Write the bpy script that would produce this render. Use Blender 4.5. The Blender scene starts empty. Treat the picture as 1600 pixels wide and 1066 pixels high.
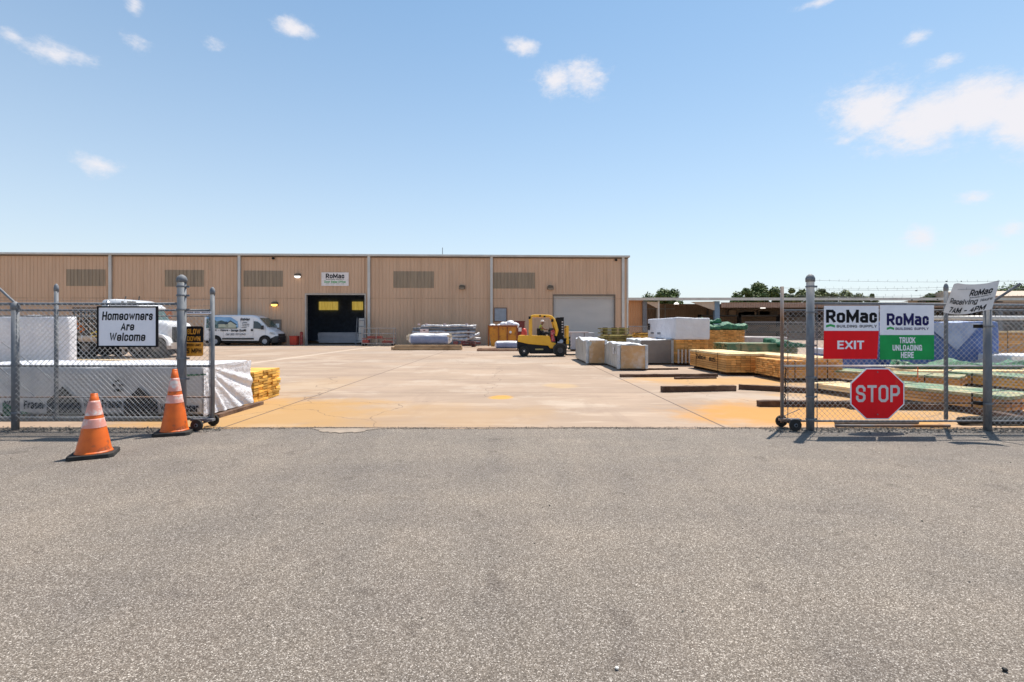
import bpy, bmesh, math, random
from mathutils import Vector, Matrix, noise as mnoise
random.seed(7)
SC = bpy.context.scene
COL = SC.collection
R = math.radians
# ------------------------------------------------------------------ camera
F = 780.0; YH = 513.0; CH = 1.445          # measured: focal length in photo pixels, horizon row, eye height
cam = bpy.data.cameras.new('camera'); camo = bpy.data.objects.new('camera', cam); COL.objects.link(camo)
camo.location = (0, 0, CH); camo.rotation_euler = (R(90), 0, 0)
cam.sensor_width = 36; cam.lens = 36 * F / 1600; cam.shift_y = -(533 - YH) / 1600
cam.clip_start = 0.05; cam.clip_end = 4000
SC.camera = camo
def PX(x, Y): return (x - 800) / F * Y
def PZ(y, Y): return CH - (y - YH) / F * Y
def GY(y): return CH * F / (y - YH)
# ------------------------------------------------------------------ sun, sky, exposure
SUNV = Vector((0.62, 0.78, 2.2)).normalized()
ELEV = math.asin(SUNV.z); AZ = math.atan2(SUNV.x, SUNV.y)
sun = bpy.data.lights.new('sun', 'SUN'); sun.energy = 3.7; sun.angle = R(0.53); sun.color = (1, 0.93, 0.82)
so = bpy.data.objects.new('sun', sun); COL.objects.link(so); so.location = (20, 20, 60)
so.rotation_euler = (-SUNV).to_track_quat('-Z', 'Y').to_euler()
SC.view_settings.view_transform = 'Standard'; SC.view_settings.look = 'None'
SC.view_settings.exposure = 0.85; SC.view_settings.gamma = 1; SC.view_settings.use_curve_mapping = False
W = bpy.data.worlds.new('World'); SC.world = W; W.use_nodes = True
nt = W.node_tree; N = nt.nodes; LK = nt.links; N.clear()
wo = N.new('ShaderNodeOutputWorld'); bg = N.new('ShaderNodeBackground'); LK.new(bg.outputs[0], wo.inputs[0])
sky = N.new('ShaderNodeTexSky'); sky.sky_type = 'NISHITA'; sky.sun_disc = False
sky.sun_elevation = ELEV; sky.sun_rotation = AZ; sky.air_density = 1.0; sky.dust_density = 0.2; sky.ozone_density = 1.0; sky.altitude = 0
bg.inputs[1].default_value = 0.15
def mth(op, a, b=None, c=None, clamp=False):
    n = N.new('ShaderNodeMath'); n.operation = op; n.use_clamp = clamp
    for i, v in enumerate((a, b, c)):
        if v is None: continue
        if isinstance(v, (int, float)): n.inputs[i].default_value = v
        else: LK.new(v, n.inputs[i])
    return n.outputs[0]
tc = N.new('ShaderNodeTexCoord'); sep = N.new('ShaderNodeSeparateXYZ'); LK.new(tc.outputs['Generated'], sep.inputs[0])
az = mth('ARCTAN2', sep.outputs[0], sep.outputs[1]); el = mth('ARCSINE', sep.outputs[2])
def wnoise(scale, detail, rough, zs=1.8):
    mp = N.new('ShaderNodeMapping'); mp.inputs['Scale'].default_value = (1, 1, zs); LK.new(tc.outputs['Generated'], mp.inputs[0])
    n = N.new('ShaderNodeTexNoise'); n.inputs['Scale'].default_value = scale; n.inputs['Detail'].default_value = detail
    n.inputs['Roughness'].default_value = rough; LK.new(mp.outputs[0], n.inputs['Vector']); return n.outputs[0]
nbig = wnoise(17, 11, 0.68); nfine = wnoise(60, 8, 0.7)
# clouds: direction (azimuth, elevation in degrees), half sizes in degrees, strength
CL = []
def cloud(x, y, hw, hh, s=1.0):
    v = Vector(((x - 800) / F, 1, (YH - y) / F)); a = math.atan2(v.x, v.y); e = math.asin(v.normalized().z)
    d = math.hypot(v.x, 1); CL.append((a, e, hw / F / d / d * 1.0, hh / F / v.length * 1.0, s))
cloud(1365, 168, 62, 42, 1.25); cloud(1450, 188, 85, 44, 1.35); cloud(1530, 168, 70, 46, 1.4); cloud(1595, 178, 65, 52, 1.4); cloud(1420, 208, 60, 26, .8)
cloud(872, 124, 34, 22, 1.05); cloud(908, 120, 38, 24, 1.1); cloud(818, 74, 28, 13, 1.0); cloud(460, 43, 32, 14, .95); cloud(335, 70, 20, 13, .95)
cloud(212, 14, 16, 16, .85); cloud(215, 66, 24, 11, .7); cloud(80, 80, 55, 17, .9); cloud(120, 92, 45, 14, .75); cloud(20, 58, 22, 12, .8); cloud(148, 257, 36, 17, .8)
cloud(1480, 95, 32, 13, .95); cloud(1430, 57, 22, 13, .75); cloud(1520, 309, 38, 13, .85); cloud(1440, 368, 34, 20, .95)
cloud(1525, 387, 34, 12, .8); cloud(1585, 357, 26, 13, .85); cloud(1280, 4, 46, 7, .8); cloud(1320, 220, 16, 10, .6); cloud(1378, 238, 20, 9, .6)
tot = None
for (a, e, ha, he, s) in CL:
    dx = mth('MULTIPLY', mth('SUBTRACT', az, a), 1 / ha); dy = mth('MULTIPLY', mth('SUBTRACT', el, e), 1 / he)
    r2 = mth('ADD', mth('MULTIPLY', dx, dx), mth('MULTIPLY', dy, dy))
    g = mth('MULTIPLY', mth('POWER', 2.718, mth('MULTIPLY', r2, -0.85)), s)
    tot = g if tot is None else mth('MAXIMUM', tot, g)
shape = mth('ADD', tot, mth('MULTIPLY', mth('SUBTRACT', nbig, 0.5), 1.7))
shape = mth('ADD', shape, mth('MULTIPLY', mth('SUBTRACT', nfine, 0.5), 0.8))
mr = N.new('ShaderNodeMapRange'); mr.interpolation_type = 'SMOOTHSTEP'; LK.new(shape, mr.inputs[0])
mr.inputs[1].default_value = 0.24; mr.inputs[2].default_value = 1.25
gate = mth('MULTIPLY', tot, 4.0, clamp=True)
cmask = mth('MULTIPLY', mth('MULTIPLY', mr.outputs[0], gate), 0.95)
hs = N.new('ShaderNodeHueSaturation'); hs.inputs['Saturation'].default_value = 1.25; hs.inputs['Value'].default_value = 0.62; LK.new(sky.outputs[0], hs.inputs['Color'])
# thin veil of pale air towards the horizon
veil = N.new('ShaderNodeMix'); veil.data_type = 'RGBA'
vf = mth('MULTIPLY', mth('POWER', 2.718, mth('MULTIPLY', mth('MAXIMUM', el, 0.0), -2.6)), 0.92)
LK.new(vf, veil.inputs[0]); tint = N.new('ShaderNodeMix'); tint.data_type = 'RGBA'; tint.blend_type = 'MULTIPLY'; tint.inputs[0].default_value = 1; LK.new(hs.outputs[0], tint.inputs[6]); tint.inputs[7].default_value = (1.06, 1.13, .97, 1); LK.new(tint.outputs[2], veil.inputs[6]); veil.inputs[7].default_value = (2.8, 2.93, 3.35, 1)
mx = N.new('ShaderNodeMix'); mx.data_type = 'RGBA'; LK.new(cmask, mx.inputs[0]); LK.new(veil.outputs[2], mx.inputs[6]); mx.inputs[7].default_value = (3.35, 3.28, 3.42, 1)
LK.new(mx.outputs[2], bg.inputs[0])

# ------------------------------------------------------------------ materials
MC = {}
def mat(name, c, c2=None, scale=3.0, detail=5, lo=.35, hi=.65, rough=.6, metal=0.0, bump=0.0, bscale=40, isl=0.0, st=(1, 1, 1), emis=0, spec=.5, c3=None, s3=.8, lo3=.5, hi3=.7, coat=0, alpha=1):
    """procedural material: base colour c, mottled with c2 (noise), stained with c3 (second noise), per-piece variation isl"""
    if name in MC: return MC[name]
    m = bpy.data.materials.new(name); MC[name] = m; m.use_nodes = True
    t = m.node_tree; n = t.nodes; l = t.links; b = n['Principled BSDF']
    b.inputs['Roughness'].default_value = rough; b.inputs['Metallic'].default_value = metal; b.inputs['Specular IOR Level'].default_value = spec
    b.inputs['Coat Weight'].default_value = coat; b.inputs['Alpha'].default_value = alpha
    tcn = n.new('ShaderNodeTexCoord'); mp = n.new('ShaderNodeMapping'); mp.inputs['Scale'].default_value = st
    l.new(tcn.outputs['Object'], mp.inputs[0])
    def noi(s, d=detail):
        x = n.new('ShaderNodeTexNoise'); x.inputs['Scale'].default_value = s; x.inputs['Detail'].default_value = d; x.inputs['Roughness'].default_value = .6
        l.new(mp.outputs[0], x.inputs['Vector']); return x.outputs[0]
    def rng(v, a, bb):
        x = n.new('ShaderNodeMapRange'); x.inputs[1].default_value = a; x.inputs[2].default_value = bb; l.new(v, x.inputs[0]); return x.outputs[0]
    def mix(f, a, bb):
        x = n.new('ShaderNodeMix'); x.data_type = 'RGBA'; l.new(f, x.inputs[0])
        for i, v in ((6, a), (7, bb)):
            if isinstance(v, tuple): x.inputs[i].default_value = (*v[:3], 1)
            else: l.new(v, x.inputs[i])
        return x.outputs[2]
    if c2 is None: c2 = tuple(v * .82 for v in c)
    cc = mix(rng(noi(scale), lo, hi), tuple(c), tuple(c2))
    if c3 is not None: cc = mix(rng(noi(s3, 7), lo3, hi3), cc, tuple(c3))
    if isl:
        g = n.new('ShaderNodeNewGeometry'); h = n.new('ShaderNodeHueSaturation')
        a = n.new('ShaderNodeMapRange'); l.new(g.outputs['Random Per Island'], a.inputs[0]); a.inputs[3].default_value = 1 - isl; a.inputs[4].default_value = 1 + isl
        l.new(a.outputs[0], h.inputs['Value']); l.new(cc, h.inputs['Color']); cc = h.outputs[0]
    l.new(cc, b.inputs['Base Color'])
    if emis: l.new(cc, b.inputs['Emission Color']); b.inputs['Emission Strength'].default_value = emis
    if bump:
        bp = n.new('ShaderNodeBump'); bp.inputs['Strength'].default_value = bump; bp.inputs['Distance'].default_value = .07 if 'wrap' in name or 'tarp' in name else .02
        l.new(noi(bscale, 6), bp.inputs['Height']); l.new(bp.outputs[0], b.inputs['Normal'])
    return m
galv = mat('galvanised', (.17, .185, .21), (.12, .13, .15), scale=9, rough=.68, metal=.1, c3=(.24, .245, .25), s3=14, lo3=.5, hi3=.7, st=(1, 1, .4))
galv_rust = mat('galvanised_rusty', (.20, .205, .22), (.15, .15, .165), scale=6, rough=.65, metal=.15, c3=(.25, .11, .035), s3=1.2, lo3=.45, hi3=.62)
wire = mat('wire', (.56, .56, .56), (.42, .42, .42), scale=9, rough=.45, metal=.15)
black = mat('black', (.007, .007, .008), (.012, .012, .012), rough=.65, spec=.3)
rubber = mat('rubber', (.013, .013, .012), (.028, .026, .024), scale=9, rough=.85, bump=.2)
white = mat('white_paint', (.82, .82, .82), (.72, .72, .71), scale=2, rough=.35)
signw = mat('sign_white', (.86, .86, .93), (.80, .80, .88), scale=4, rough=.4)
signd = mat('sign_white_aged', (.82, .76, .74), (.72, .66, .63), scale=5, rough=.55, c3=(.60, .50, .44), s3=3, lo3=.6, hi3=.85)
ink = mat('sign_black', (.006, .006, .009), (.010, .010, .013), rough=.6, spec=.15)
navy = mat('sign_navy', (.015, .013, .085), (.02, .018, .11), rough=.6, spec=.15)
red = mat('sign_red', (.88, .004, .012), (.78, .004, .012), scale=5, rough=.5, spec=.2, c3=(.62, .10, .03), s3=6, lo3=.66, hi3=.9, st=(1, 1, .3))
sgreen = mat('sign_green', (.010, .34, .085), (.008, .28, .07), scale=5, rough=.5, spec=.2)
lgreen = mat('logo_green', (.02, .36, .08), (.02, .30, .07), rough=.45)
amber = mat('sign_amber', (.80, .34, .03), (.70, .28, .02), scale=6, rough=.45)
lumber = mat('lumber', (.72, .38, .12), (.62, .28, .065), scale=1.5, rough=.85, isl=.32, c3=(.46, .20, .05), s3=1.2, lo3=.5, hi3=.8)
lumber_pale = mat('lumber_pale', (.80, .62, .36), (.72, .50, .24), scale=4, rough=.8, isl=.12)
lumber_yel = mat('lumber_yellow', (.80, .46, .10), (.68, .34, .05), scale=3, rough=.85, isl=.4, c3=(.5, .24, .03), s3=3, lo3=.55, hi3=.8)
lumber_grn = mat('lumber_treated', (.36, .30, .10), (.26, .20, .06), scale=4, rough=.85, isl=.35)
timber = mat('old_timber', (.10, .052, .03), (.06, .03, .018), scale=5, rough=.9, isl=.25, bump=.8, c3=(.24, .15, .10), s3=4, lo3=.45, hi3=.8, st=(.5, 1, 1))
timber_lt = mat('tan_timber', (.50, .34, .20), (.38, .24, .13), scale=4, rough=.85, isl=.15, c3=(.2, .11, .05), s3=2, lo3=.55, hi3=.8, st=(.5, 1, 1))
greenwrap = mat('green_wrap', (.012, .075, .035), (.04, .19, .09), scale=7, lo=.4, hi=.6, rough=.5, bump=.8, bscale=12)
palegreen = mat('pale_green', (.10, .19, .10), (.36, .30, .15), scale=2.2, rough=.6, isl=.35, lo=.45, hi=.6)
wrapw = mat('white_wrap', (.78, .78, .82), (.68, .68, .73), scale=2, rough=.38, bump=.9, bscale=7)
wrapg = mat('grey_wrap', (.42, .42, .43), (.34, .34, .36), scale=2.5, rough=.45, bump=.5, bscale=5)
wrapgb = mat('olive_grey_wrap', (.56, .56, .53), (.38, .38, .36), scale=4, rough=.3, bump=1, bscale=6, st=(1, 1, .4))
board = mat('cardboard', (.56, .33, .15), (.46, .27, .13), scale=2.4, rough=.3, bump=.9, bscale=7, c3=(.62, .50, .40), s3=2.2, lo3=.5, hi3=.7)
bluetarp = mat('blue_tarp', (.035, .085, .27), (.08, .15, .38), scale=3, rough=.5, bump=.6, bscale=6)
tarp_pale = mat('pale_blue_tarp', (.26, .32, .50), (.38, .44, .60), scale=3, rough=.5, bump=.6, bscale=6)
concrete_m = mat('light_concrete', (.55, .47, .40), (.45, .38, .32), rough=.9)

# ------------------------------------------------------------------ mesh helpers
class MB:
    def __init__(s): s.v = []; s.f = []
    def add(s, vs, fs):
        o = len(s.v); s.v += [tuple(v) for v in vs]; s.f += [tuple(i + o for i in f) for f in fs]; return s
    def box(s, x0, x1, y0, y1, z0, z1):
        return s.add([(x0, y0, z0), (x1, y0, z0), (x1, y1, z0), (x0, y1, z0), (x0, y0, z1), (x1, y0, z1), (x1, y1, z1), (x0, y1, z1)],
                     [(0, 3, 2, 1), (4, 5, 6, 7), (0, 1, 5, 4), (1, 2, 6, 5), (2, 3, 7, 6), (3, 0, 4, 7)])
    def cbox(s, c, d, rz=0):
        hx, hy, hz = d[0] / 2, d[1] / 2, d[2] / 2; cs, sn = math.cos(rz), math.sin(rz); vs = []
        for z in (-hz, hz):
            for x, y in ((-hx, -hy), (hx, -hy), (hx, hy), (-hx, hy)): vs.append((c[0] + x * cs - y * sn, c[1] + x * sn + y * cs, c[2] + z))
        return s.add(vs, [(0, 3, 2, 1), (4, 5, 6, 7), (0, 1, 5, 4), (1, 2, 6, 5), (2, 3, 7, 6), (3, 0, 4, 7)])
    def tube(s, pts, r, n=8, cap=True):
        pts = [Vector(p) for p in pts]; rs = r if isinstance(r, (list, tuple)) else [r] * len(pts); vs = []; fs = []
        t0 = (pts[1] - pts[0]).normalized(); up = Vector((0, 0, 1)) if abs(t0.z) < .9 else Vector((0, 1, 0)); u = t0.cross(up).normalized()
        for i, p in enumerate(pts):
            t = (pts[min(i + 1, len(pts) - 1)] - pts[max(i - 1, 0)]).normalized()
            u = (u - t * u.dot(t)).normalized(); w = t.cross(u)
            for k in range(n):
                a = 2 * math.pi * k / n; vs.append(p + (u * math.cos(a) + w * math.sin(a)) * rs[i])
        for i in range(len(pts) - 1):
            for k in range(n):
                a = i * n + k; b = i * n + (k + 1) % n; fs.append((a, b, b + n, a + n))
        if cap: fs.append(tuple(range(n - 1, -1, -1))); fs.append(tuple(range((len(pts) - 1) * n, len(pts) * n)))
        return s.add(vs, fs)
    def prism(s, poly, y0, y1):                       # polygon in xz, thickness along y
        n = len(poly); vs = [(x, y0, z) for x, z in poly] + [(x, y1, z) for x, z in poly]
        return s.add(vs, [tuple(range(n)), tuple(range(2 * n - 1, n - 1, -1))] + [(i, i + n, (i + 1) % n + n, (i + 1) % n) for i in range(n)])
    def lathe(s, prof, c=(0, 0, 0), n=20, axis='z'):   # prof: (radius, height)
        vs = []; fs = []
        for r, h in prof:
            for k in range(n):
                a = 2 * math.pi * k / n; p = (r * math.cos(a), r * math.sin(a), h)
                if axis == 'y': p = (p[0], p[2], p[1])
                if axis == 'x': p = (p[2], p[0], p[1])
                vs.append((c[0] + p[0], c[1] + p[1], c[2] + p[2]))
        for i in range(len(prof) - 1):
            for k in range(n): fs.append((i * n + k, i * n + (k + 1) % n, (i + 1) * n + (k + 1) % n, (i + 1) * n + k))
        fs.append(tuple(range(n))); fs.append(tuple(range(len(prof) * n - 1, (len(prof) - 1) * n - 1, -1)))
        return s.add(vs, fs)
    def build(s, name, m, parent=None, smooth=False, bevel=0, fixn=True):
        me = bpy.data.meshes.new(name); me.from_pydata(s.v, [], s.f); me.update()
        if fixn:
            b = bmesh.new(); b.from_mesh(me); bmesh.ops.recalc_face_normals(b, faces=b.faces); b.to_mesh(me); b.free()
        o = bpy.data.objects.new(name, me); COL.objects.link(o); me.materials.append(m)
        if parent: o.parent = parent
        if smooth:
            for p in me.polygons: p.use_smooth = True
        if bevel:
            bv = o.modifiers.new('bevel', 'BEVEL'); bv.width = bevel; bv.segments = 2; bv.limit_method = 'ANGLE'; bv.angle_limit = R(40)
        return o
def tag(o, label=None, cat=None, group=None, kind=None):
    if label: o['label'] = label
    if cat: o['category'] = cat
    if group: o['group'] = group
    if kind: o['kind'] = kind
    return o
def thing(name, label, cat, loc=(0, 0, 0), rz=0, group=None):
    o = bpy.data.objects.new(name, None); COL.objects.link(o); o.location = loc; o.rotation_euler = (0, 0, rz); o.empty_display_size = .2
    return tag(o, label, cat, group)
def copy_thing(o, loc=None, rz=None, label=None):
    c = o.copy(); COL.objects.link(c)
    if loc is not None: c.location = loc
    if rz is not None: c.rotation_euler = (0, 0, rz)
    if label: c['label'] = label
    for ch in list(o.children):
        d = ch.copy(); COL.objects.link(d); d.parent = c
        for g in list(ch.children):
            e = g.copy(); COL.objects.link(e); e.parent = d
    return c
# ---- condensed block lettering, drawn as strokes (each glyph: width, polylines in a unit box; lower case reaches .74)
def _gl():
    c, d = .26, .15; O = [(c, 0), (1 - c, 0), (1, d), (1, 1 - d), (1 - c, 1), (c, 1), (0, 1 - d), (0, d), (c, 0)]
    G = {}; X = .72
    def lc(p): return [(x, y * X) for x, y in p]
    G['O'] = G['0'] = (.62, [O]); G['o'] = (.56, [lc(O)]); G['I'] = (.2, [[(.5, 0), (.5, 1)]]); G['l'] = G['I']; G['i'] = (.2, [[(.5, 0), (.5, X)], [(.5, .9), (.5, 1)]])
    G['L'] = (.52, [[(0, 1), (0, 0), (1, 0)]]); G['T'] = (.58, [[(0, 1), (1, 1)], [(.5, 1), (.5, 0)]]); G['E'] = (.54, [[(1, 1), (0, 1), (0, 0), (1, 0)], [(0, .52), (.85, .52)]])
    G['F'] = (.52, [[(1, 1), (0, 1), (0, 0)], [(0, .5), (.85, .5)]]); G['H'] = (.62, [[(0, 0), (0, 1)], [(1, 0), (1, 1)], [(0, .5), (1, .5)]])
    G['X'] = (.66, [[(0, 0), (1, 1)], [(0, 1), (1, 0)]]); G['x'] = (.52, [lc([(0, 0), (1, 1)]), lc([(0, 1), (1, 0)])]); G['N'] = (.66, [[(0, 0), (0, 1)], [(0, 1), (1, 0)], [(1, 0), (1, 1)]])
    G['M'] = (.86, [[(0, 0), (0, 1)], [(0, 1), (.5, .18), (1, 1)], [(1, 1), (1, 0)]]); G['W'] = (.92, [[(0, 1), (.25, 0), (.5, .9), (.75, 0), (1, 1)]]); G['w'] = (.80, [lc([(0, 1), (.25, 0), (.5, .9), (.75, 0), (1, 1)])])
    G['V'] = (.66, [[(0, 1), (.5, 0), (1, 1)]]); G['v'] = (.52, [lc([(0, 1), (.5, 0), (1, 1)])]); G['A'] = (.68, [[(0, 0), (.5, 1), (1, 0)], [(.2, .28), (.8, .28)]]); G['Y'] = (.64, [[(0, 1), (.5, .45), (1, 1)], [(.5, .45), (.5, 0)]])
    G['K'] = (.64, [[(0, 0), (0, 1)], [(1, 1), (0, .42)], [(.35, .62), (1, 0)]]); G['Z'] = (.58, [[(0, 1), (1, 1), (0, 0), (1, 0)]])
    G['P'] = (.60, [[(0, 0), (0, 1)], [(.1, 1), (1 - c, 1), (1, 1 - d), (1, .42 + d), (1 - c, .42), (.1, .42)]]); G['R'] = (.64, [[(0, 0), (0, 1)], [(.1, 1), (1 - c, 1), (1, 1 - d), (1, .44 + d), (1 - c, .44), (.1, .44)], [(.5, .44), (1, 0)]])
    G['B'] = (.62, [[(0, 0), (0, 1)], [(.1, 1), (1 - c, 1), (1, 1 - d), (1, .52 + d * .8), (1 - c * .6, .52), (.1, .52)], [(1 - c * .6, .52), (1, .52 - d), (1, d), (1 - c, 0), (.1, 0)]]); G['D'] = (.62, [[(0, 0), (0, 1)], [(.1, 1), (1 - c, 1), (1, 1 - d), (1, d), (1 - c, 0), (.1, 0)]])
    G['U'] = (.62, [[(0, 1), (0, d), (c, 0), (1 - c, 0), (1, d), (1, 1)]]); G['u'] = (.54, [lc([(0, 1), (0, d), (c, 0), (1, 0)]), lc([(1, 1), (1, 0)])]); G['C'] = (.60, [[(1, .70), (1, 1 - d), (1 - c, 1), (c, 1), (0, 1 - d), (0, d), (c, 0), (1 - c, 0), (1, d), (1, .30)]])
    G['c'] = (.50, [lc([(1, .72), (1, 1 - d), (1 - c, 1), (c, 1), (0, 1 - d), (0, d), (c, 0), (1 - c, 0), (1, d), (1, .28)])]); G['G'] = (.62, [[(1, .80), (1 - c, 1), (c, 1), (0, 1 - d), (0, d), (c, 0), (1, 0), (1, .42), (.62, .42)]])
    S = [(1, .74), (1, 1 - d), (1 - c, 1), (c, 1), (0, 1 - d), (0, .66), (c * .7, .54), (1 - c * .7, .46), (1, .34), (1, d), (1 - c, 0), (c, 0), (0, d), (0, .26)]; G['S'] = (.60, [S]); G['s'] = (.48, [lc(S)])
    G['a'] = (.54, [lc([(.12, 1), (1 - c, 1), (1, 1 - d), (1, 0)]), lc([(.9, .56), (c, .56), (0, .42), (0, d), (c, 0), (.9, 0)])]); G['e'] = (.54, [lc([(.1, .48), (.9, .48)]), lc([(1, .42), (1, 1 - d), (1 - c, 1), (c, 1), (0, 1 - d), (0, d), (c, 0), (1 - c, 0), (1, d)])])
    G['n'] = (.54, [lc([(0, 0), (0, 1), (1 - c, 1), (1, 1 - d), (1, 0)])]); G['m'] = (.84, [lc([(0, 0), (0, 1), (1 - c * .5, 1), (1, 1 - d), (1, 0)]), lc([(.5, 1), (.5, 0)])]); G['r'] = (.40, [lc([(0, 0), (0, 1), (1, 1), (1, .82)])])
    G['h'] = (.54, [[(0, 0), (0, 1)], lc([(0, 1), (1 - c, 1), (1, 1 - d), (1, 0)])]); G['b'] = (.54, [[(0, 1), (0, 0)], [(.1, 0), (1 - c, 0), (1, d * .7), (1, X - d * .7), (1 - c, X), (.1, X)]]); G['d'] = (.54, [[(1, 1), (1, 0)], [(.9, 0), (c, 0), (0, d * .7), (0, X - d * .7), (c, X), (.9, X)]])
    G['t'] = (.38, [[(.4, .95), (.4, 0), (1, 0)], [(0, X), (1, X)]]); G['f'] = (.38, [[(1, 1), (.4, 1), (.4, 0)], [(0, X), (1, X)]]); G['g'] = (.54, [[(.9, 0), (c, 0), (0, d * .7), (0, X - d * .7), (c, X), (.9, X)], [(1, X), (1, -.26), (.1, -.26)]])
    G['1'] = (.3, [[(0, .8), (.7, 1), (.7, 0)]]); G['2'] = (.58, [[(0, .8), (0, 1 - d), (c, 1), (1 - c, 1), (1, 1 - d), (1, .6), (0, 0), (1, 0)]]); G['3'] = (.58, [[(0, 1), (1 - c, 1), (1, 1 - d), (1, .62), (.7, .5)], [(.3, .5), (.7, .5), (1, .36), (1, d), (1 - c, 0), (0, 0)]])
    G['4'] = (.60, [[(.75, 0), (.75, 1), (0, .3), (1, .3)]]); G['5'] = (.58, [[(1, 1), (0, 1), (0, .56), (1 - c, .56), (1, .42), (1, d), (1 - c, 0), (0, 0)]]); G['7'] = (.56, [[(0, 1), (1, 1), (.35, 0)]]); G['8'] = (.58, [[(c, 0), (1 - c, 0), (1, d), (1, .38), (1 - c, .5), (1, .62), (1, 1 - d), (1 - c, 1), (c, 1), (0, 1 - d), (0, .62), (c, .5), (0, .38), (0, d), (c, 0)], [(c, .5), (1 - c, .5)]])
    G['-'] = (.4, [[(0, .42), (1, .42)]]); G['#'] = (.6, [[(.25, 0), (.35, 1)], [(.65, 0), (.75, 1)], [(0, .33), (1, .33)], [(0, .67), (1, .67)]]); G[' '] = (.34, [])
    return G
GLY = _gl()
def text_geo(s, bold=0.0, shear=0.0, space=1.0):
    t = .135 + bold * 1.7; V = []; Fc = []; x0 = 0.0; lay = 0
    for ch in s:
        w, pls = GLY.get(ch, GLY['-']); w = w if ch in 'Il1i ' else w * .95 + t * .35
        for pl in pls:
            lay += 1; P = [Vector((x0 + t / 2 + x * (w - t) if w > t * 1.01 else x0 + w / 2, t / 2 + y * (1 - t))) for x, y in pl]; n = len(P); closed = (P[0] - P[-1]).length < 1e-6; L = []; Rr = []
            for i, p in enumerate(P):
                a = P[i - 1] if i > 0 else (P[-2] if closed else None); b = P[i + 1] if i < n - 1 else (P[1] if closed else None)
                d1 = (p - a).normalized() if a is not None else None; d2 = (b - p).normalized() if b is not None else None
                if d1 is None: d1 = d2
                if d2 is None: d2 = d1
                n1 = Vector((-d1.y, d1.x)); n2 = Vector((-d2.y, d2.x)); m = (n1 + n2); m = m.normalized() if m.length > 1e-3 else n1; k = min(1 / max(.2, m.dot(n1)), 2.2) * t / 2
                e = Vector((0, 0))
                if not closed and (i == 0 or i == n - 1): e = (d1 if i else -d1) * (t / 2)
                L.append(p + m * k + e); Rr.append(p - m * k + e)
            lo = -9 if ch in 'g' else 0
            for q in L + Rr: q.y = max(lo, min(1.0, q.y))
            o = len(V); V += [(q.x + shear * q.y, q.y, lay) for q in L + Rr]; Fc += [(o + i, o + i + 1, o + n + i + 1, o + n + i) for i in range(n - 1)]
        x0 += w + t * .42 * space
    return V, Fc
def put_text(mb, s, u0, u1, v0, v1, fn, bold=0.02, shear=0.0, space=1.05):
    """fit the string into u0..u1 x v0..v1 and map it with fn(u, v) -> 3-D point"""
    vs, fs = text_geo(s, bold, shear, space)
    xs = [v[0] for v in vs]; ys = [v[1] for v in vs]; a0, a1, b0, b1 = min(xs), max(xs), min(min(ys), 0), max(ys)
    b0 = 0 if 'g' in s else b0
    nrm = (Vector(fn(1, 0)) - Vector(fn(0, 0))).cross(Vector(fn(0, 1)) - Vector(fn(0, 0))).normalized()
    out = []
    for x, y, ly in vs:
        u = u0 + (x - a0) / (a1 - a0) * (u1 - u0); v = v0 + (y - b0) / (b1 - b0) * (v1 - v0)
        out.append(Vector(fn(u, v)) + nrm * (.00035 * (ly % 4)))
    mb.add(out, fs)
def flat(y):                                             # front plane facing -y
    return lambda u, v: (u, y, v)

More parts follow.
